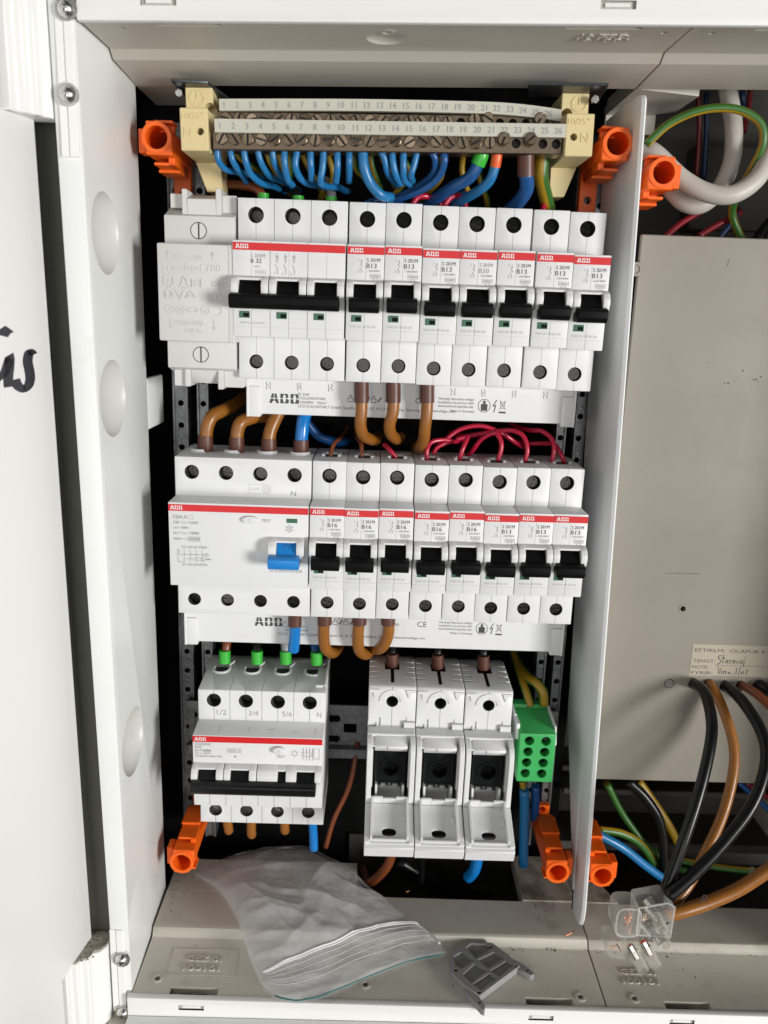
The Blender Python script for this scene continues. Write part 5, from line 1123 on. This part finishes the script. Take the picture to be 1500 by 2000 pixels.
t2 = thing('wire_connector', 'second clear connector hanging below the first one with two sleeves', 'wire connector', at(1235, 1850, 108))
t_ = t; t = t2
p = at(1204, 1846, 104)
mb = MB(M['clear']); mb.prism([(p[0]+6.4*math.copysign(abs(math.cos(k*.3927))**.6, math.cos(k*.3927)), p[2]+5*math.copysign(abs(math.sin(k*.3927))**.6, math.sin(k*.3927))-.25*6.4*math.cos(k*.3927)) for k in range(16)], 'd', 96, 108, 1.2, 2); W_('dome', mb, t)
mb = MB(M['clear'])
q = at(1238, 1856, 106); mb.box(q[0]-4, q[0]+6, 98, 109, q[2]-5, q[2]+4, .8); W_('housing', mb, t)
for (x0, y0, x1, y1) in ((1236,1858,1258,1896), (1262,1850,1282,1888)):
    mb = MB(M['clear']); s0, s1 = Vector(at(x0,y0,108)), Vector(at(x1,y1,112)); mb.ring(tuple(s0), tuple(s1-s0), (s1-s0).length, 3.0, 2.2, 22); W_('screw_sleeve', mb, t)
    mb = MB(M['zinc']); mb.tube([tuple(s0-(s1-s0)*.3), tuple(s0+(s1-s0)*.35)], 2.0, 14, 1); W_('screw', mb, t)
mb = MB(M['copper'])
for k in range(6):
    p = at(1196+random.uniform(0,18), 1838+random.uniform(0,14), 103); mb.tube([p, (p[0]+random.uniform(-2,2), p[1], p[2]+random.uniform(-3,2))], .35, 6, 1)
o = W_('copper_strands', mb, t); o['kind'] = 'stuff'
# ------------------------------------------------------------------ loose end plate on the bottom flange
zt_ = -352.6
def E_(x, y): p = aty(660+x/2.778, 1560+y/2.778, zt_); return (p[0], p[1])
t = thing('end_plate', 'loose dark grey plastic end plate with six recessed cells', 'end plate', (137, 85, -357))
def X_(name, mb, cut=None):
    o = mb.obj(name, t, cut=cut); o.matrix_parent_inverse = Matrix.Translation(-t.location); return o
main = [E_(*p) for p in ((608,935),(606,862),(632,825),(722,772),(840,780),(930,850),(990,905),(770,1070),(690,1018))]
mb = MB(M['plate']); mb.prism(main, 'z', -356.9, zt_, .35)
cells = [((692,806),(724,783),(800,789),(824,803),(822,822),(750,866)), ((628,852),(672,828),(738,878),(672,922),(634,900)), ((758,872),(848,830),(903,866),(815,922)), ((742,892),(808,936),(722,1000),(676,952)), ((826,932),(914,878),(952,905),(876,966)), ((732,1004),(820,946),(864,976),(776,1040))]
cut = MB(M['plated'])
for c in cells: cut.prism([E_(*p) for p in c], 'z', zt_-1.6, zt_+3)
for hx_, hy in ((830,803),(640,930),(966,908),(766,1052)):
    p = E_(hx_, hy); cut.cyl((*p, -358), 'z', 8, 1.1, 12)
X_('plate', mb, cut)
for arm in (((925,848),(1012,893),(1066,938),(1064,952),(1044,954),(975,918)), ((692,1016),(764,1066),(800,1112),(797,1143),(782,1140),(690,1042))):
    mb = MB(M['plate']); mb.prism([E_(*p) for p in arm], 'z', -356.8, zt_-.6, .3)
    c = MB(M['plated']); q = E_(1030,925) if arm[0][0] > 800 else E_(770,1100); c.cyl((*q, -359), 'z', 9, .9, 10); X_('arm', mb, c)
# ------------------------------------------------------------------ clear zip bag on the bottom flange
from mathutils import noise as NZ
def bz(): return -346.5
eA = [(378,1698),(430,1735),(462,1785),(480,1840),(514,1914)]; eF = [(514,1914),(545,1933),(590,1939),(650,1922),(730,1890),(800,1864),(874,1849)]
eR = [(600,1646),(668,1682),(724,1732),(786,1776),(842,1816),(874,1849)]; eB = [(378,1698),(440,1668),(510,1650),(600,1646)]
def curve(pts):
    P = [Vector(aty(x, y, bz())) for x, y in pts]; P = crom(P, 8); L = [0]
    for a, b in zip(P[:-1], P[1:]): L.append(L[-1]+(b-a).length)
    def f(t):
        s = t*L[-1]
        for i in range(len(L)-1):
            if s <= L[i+1]+1e-9: k = (s-L[i])/max(1e-9, L[i+1]-L[i]); return P[i].lerp(P[i+1], k)
        return P[-1]
    return f
fA, fF, fR, fB = map(curve, (eA, eF, eR, eB))
p00, p10, p01, p11 = fB(0), fB(1), fF(0), fF(1)
def BS(u, v, layer=0):
    p = fB(u)*(1-v)+fF(u)*v+fA(v)*(1-u)+fR(v)*u-(p00*(1-u)*(1-v)+p10*u*(1-v)+p01*(1-u)*v+p11*u*v)
    e = (max(0, math.sin(3.14159*u))**.6)*(max(0, math.sin(3.14159*v))**.6)
    q = Vector((p.x*.03, p.y*.03, layer*7.3))
    if layer == 0:
        r = 1-abs(NZ.noise(Vector((p.x*.022+p.y*.03, p.y*.05-p.x*.01, 1))))*2
        h = 3.0+17*e*max(0, math.sin(3.14159*v**.75))**1.2+max(0, e)**.3*(2.6*NZ.noise(q)+2.4*max(0, r-.35)+1.0*NZ.noise(q*3.1)+.75*(1-abs(NZ.noise(Vector((p.x*.07+p.y*.05, p.y*.11-p.x*.05, 4))))*2.2)**2*.45+.14*(1-abs(NZ.noise(Vector((p.x*.16-p.y*.12, p.y*.2+p.x*.1, 9))))*2.2)**2*.5+.1*NZ.noise(q*9)+.5*max(0, .4-abs(NZ.noise(Vector((p.x*.12-p.y*.06, p.y*.05+p.x*.06, 3))))*4))
        c = math.exp(-((u-.40)/.16)**2-((v-.40)/.13)**2); h -= 7.0*c
        for a0, b0, a1, b1, am, wd in ((.05,.45,.42,.62,3.2,.035),(.12,.30,.30,.72,2.6,.03),(.45,.55,.95,.30,2.6,.04),(.20,.20,.80,.12,2.4,.035),(.55,.50,.62,.85,1.8,.04),(.1,.8,.5,.66,1.8,.03)):
            dx_, dy_ = a1-a0, b1-b0; tt = max(0, min(1, ((u-a0)*dx_+(v-b0)*dy_)/(dx_*dx_+dy_*dy_))); dd = math.hypot(u-a0-tt*dx_, v-b0-tt*dy_)
            h += am*math.exp(-dd/wd)*math.sin(3.14159*min(1, max(0, tt*.9+.05)))
    else: h = .6+1.6*e+.5*NZ.noise(q*2)
    return Vector((p.x, p.y, -353.4+(1.2 if v < .6 else 1.2*(1-v)/.4)+h))
bag = thing('zip_bag', 'crumpled clear plastic zip bag lying at the bottom left', 'plastic bag', (30, 60, -352))
def B_(name, mb, sharp=0):
    o = mb.obj(name, bag, sharp=sharp); o.matrix_parent_inverse = Matrix.Translation(-bag.location); return o
for layer, nm in ((0, 'film'), (1, 'film')):
    nu, nv = (170, 150) if layer == 0 else (50, 40)
    mb = MB(M['bag']); g = [[mb.bm.verts.new(V(BS(i/nu, j/nv, layer))) for i in range(nu+1)] for j in range(nv+1)]
    for j in range(nv):
        for i in range(nu): mb.face([g[j][i], g[j][i+1], g[j+1][i+1], g[j+1][i]], True)
    B_(nm, mb)
_gr = [(i/60, j/60, BS(i/60, j/60)) for i in range(61) for j in range(61)]
def uvat(px, py):
    best = None
    for dz in (0,):
        for u, v, q in _gr:
            c = aty(px, py, q.z); e = (c[0]-q.x)**2+(c[1]-q.y)**2
            if best is None or e < best[0]: best = (e, u, v)
    return best[1:]
zl = [(506,1899),(560,1877),(630,1848),(720,1815),(775,1804),(820,1804),(850,1822),(868,1840)]
zuv = crom([(*uvat(*q), 0) for q in zl], 8)
for off, r in ((0, .75), (.045, .45), (.16, .2), (.3, .16), (.45, .14), (.6, .16)):
    mb = MB(M['bagz'] if r > .3 else M['bag'])
    mb.tube([tuple(BS(min(1,max(0,q[0])), min(.995, q[1]+(.995-q[1])*off))+Vector((0,0,.2))) for q in zuv[1:-1]], r, 6, 1); B_('zip', mb)
mb = MB(M['teal']); mb.tube([tuple(BS(i/50, 1.0)+Vector((0,0,-.6+.5*NZ.noise(Vector((i*.3,0,0)))))) for i in range(4, 50)], .42, 6, 2); B_('seam', mb)
# ------------------------------------------------------------------ debris on the bottom flange
mb = MB(M['debris'])
def crumb(x, d, z, r):
    v = [mb.bm.verts.new(V((x+random.uniform(-r,r), d+random.uniform(-r,r), z+random.uniform(0, r)))) for _ in range(4)]
    for f in ((0,1,2),(0,1,3),(0,2,3),(1,2,3)): mb.face([v[i] for i in f])
for k in range(420):
    q = random.random()
    if q < .35: x, d, z = random.gauss(182, 8), random.gauss(38, 11), -351.3
    elif q < .55: x, d, z = random.uniform(120, 300), 64.5+abs(random.gauss(0, 1.6)), -356.9
    elif q < .75: x, d, z = random.gauss(-42, 5), random.gauss(34, 12), -351.3
    else: x, d, z = random.uniform(-45, 290), random.uniform(66, 100), -356.8
    if z > -355 and (d > 56 or x < -47 or x > 198): continue
    crumb(x, d, z, abs(random.gauss(0, .42))+.12)
o = mb.obj('debris', sharp=0); o['kind'] = 'stuff'; o['label'] = 'dark crumbs and grit scattered on the bottom flanges'; o['category'] = 'debris'
for p, q, lab in (((1104,1827),(1122,1817),'short copper wire offcut lying left of the blade foot'), ((792,1742),(800,1738),'tiny copper offcut lying in the pit')):
    a, b = aty(*p, -351 if p[0] > 900 else -352), aty(*q, -350.8 if p[0] > 900 else -352); wire('wire_offcut', lab, [a, tuple((Vector(a)+Vector(b))/2+Vector((.4,.6,.3))), b], .45, 'copper', None, n=6)
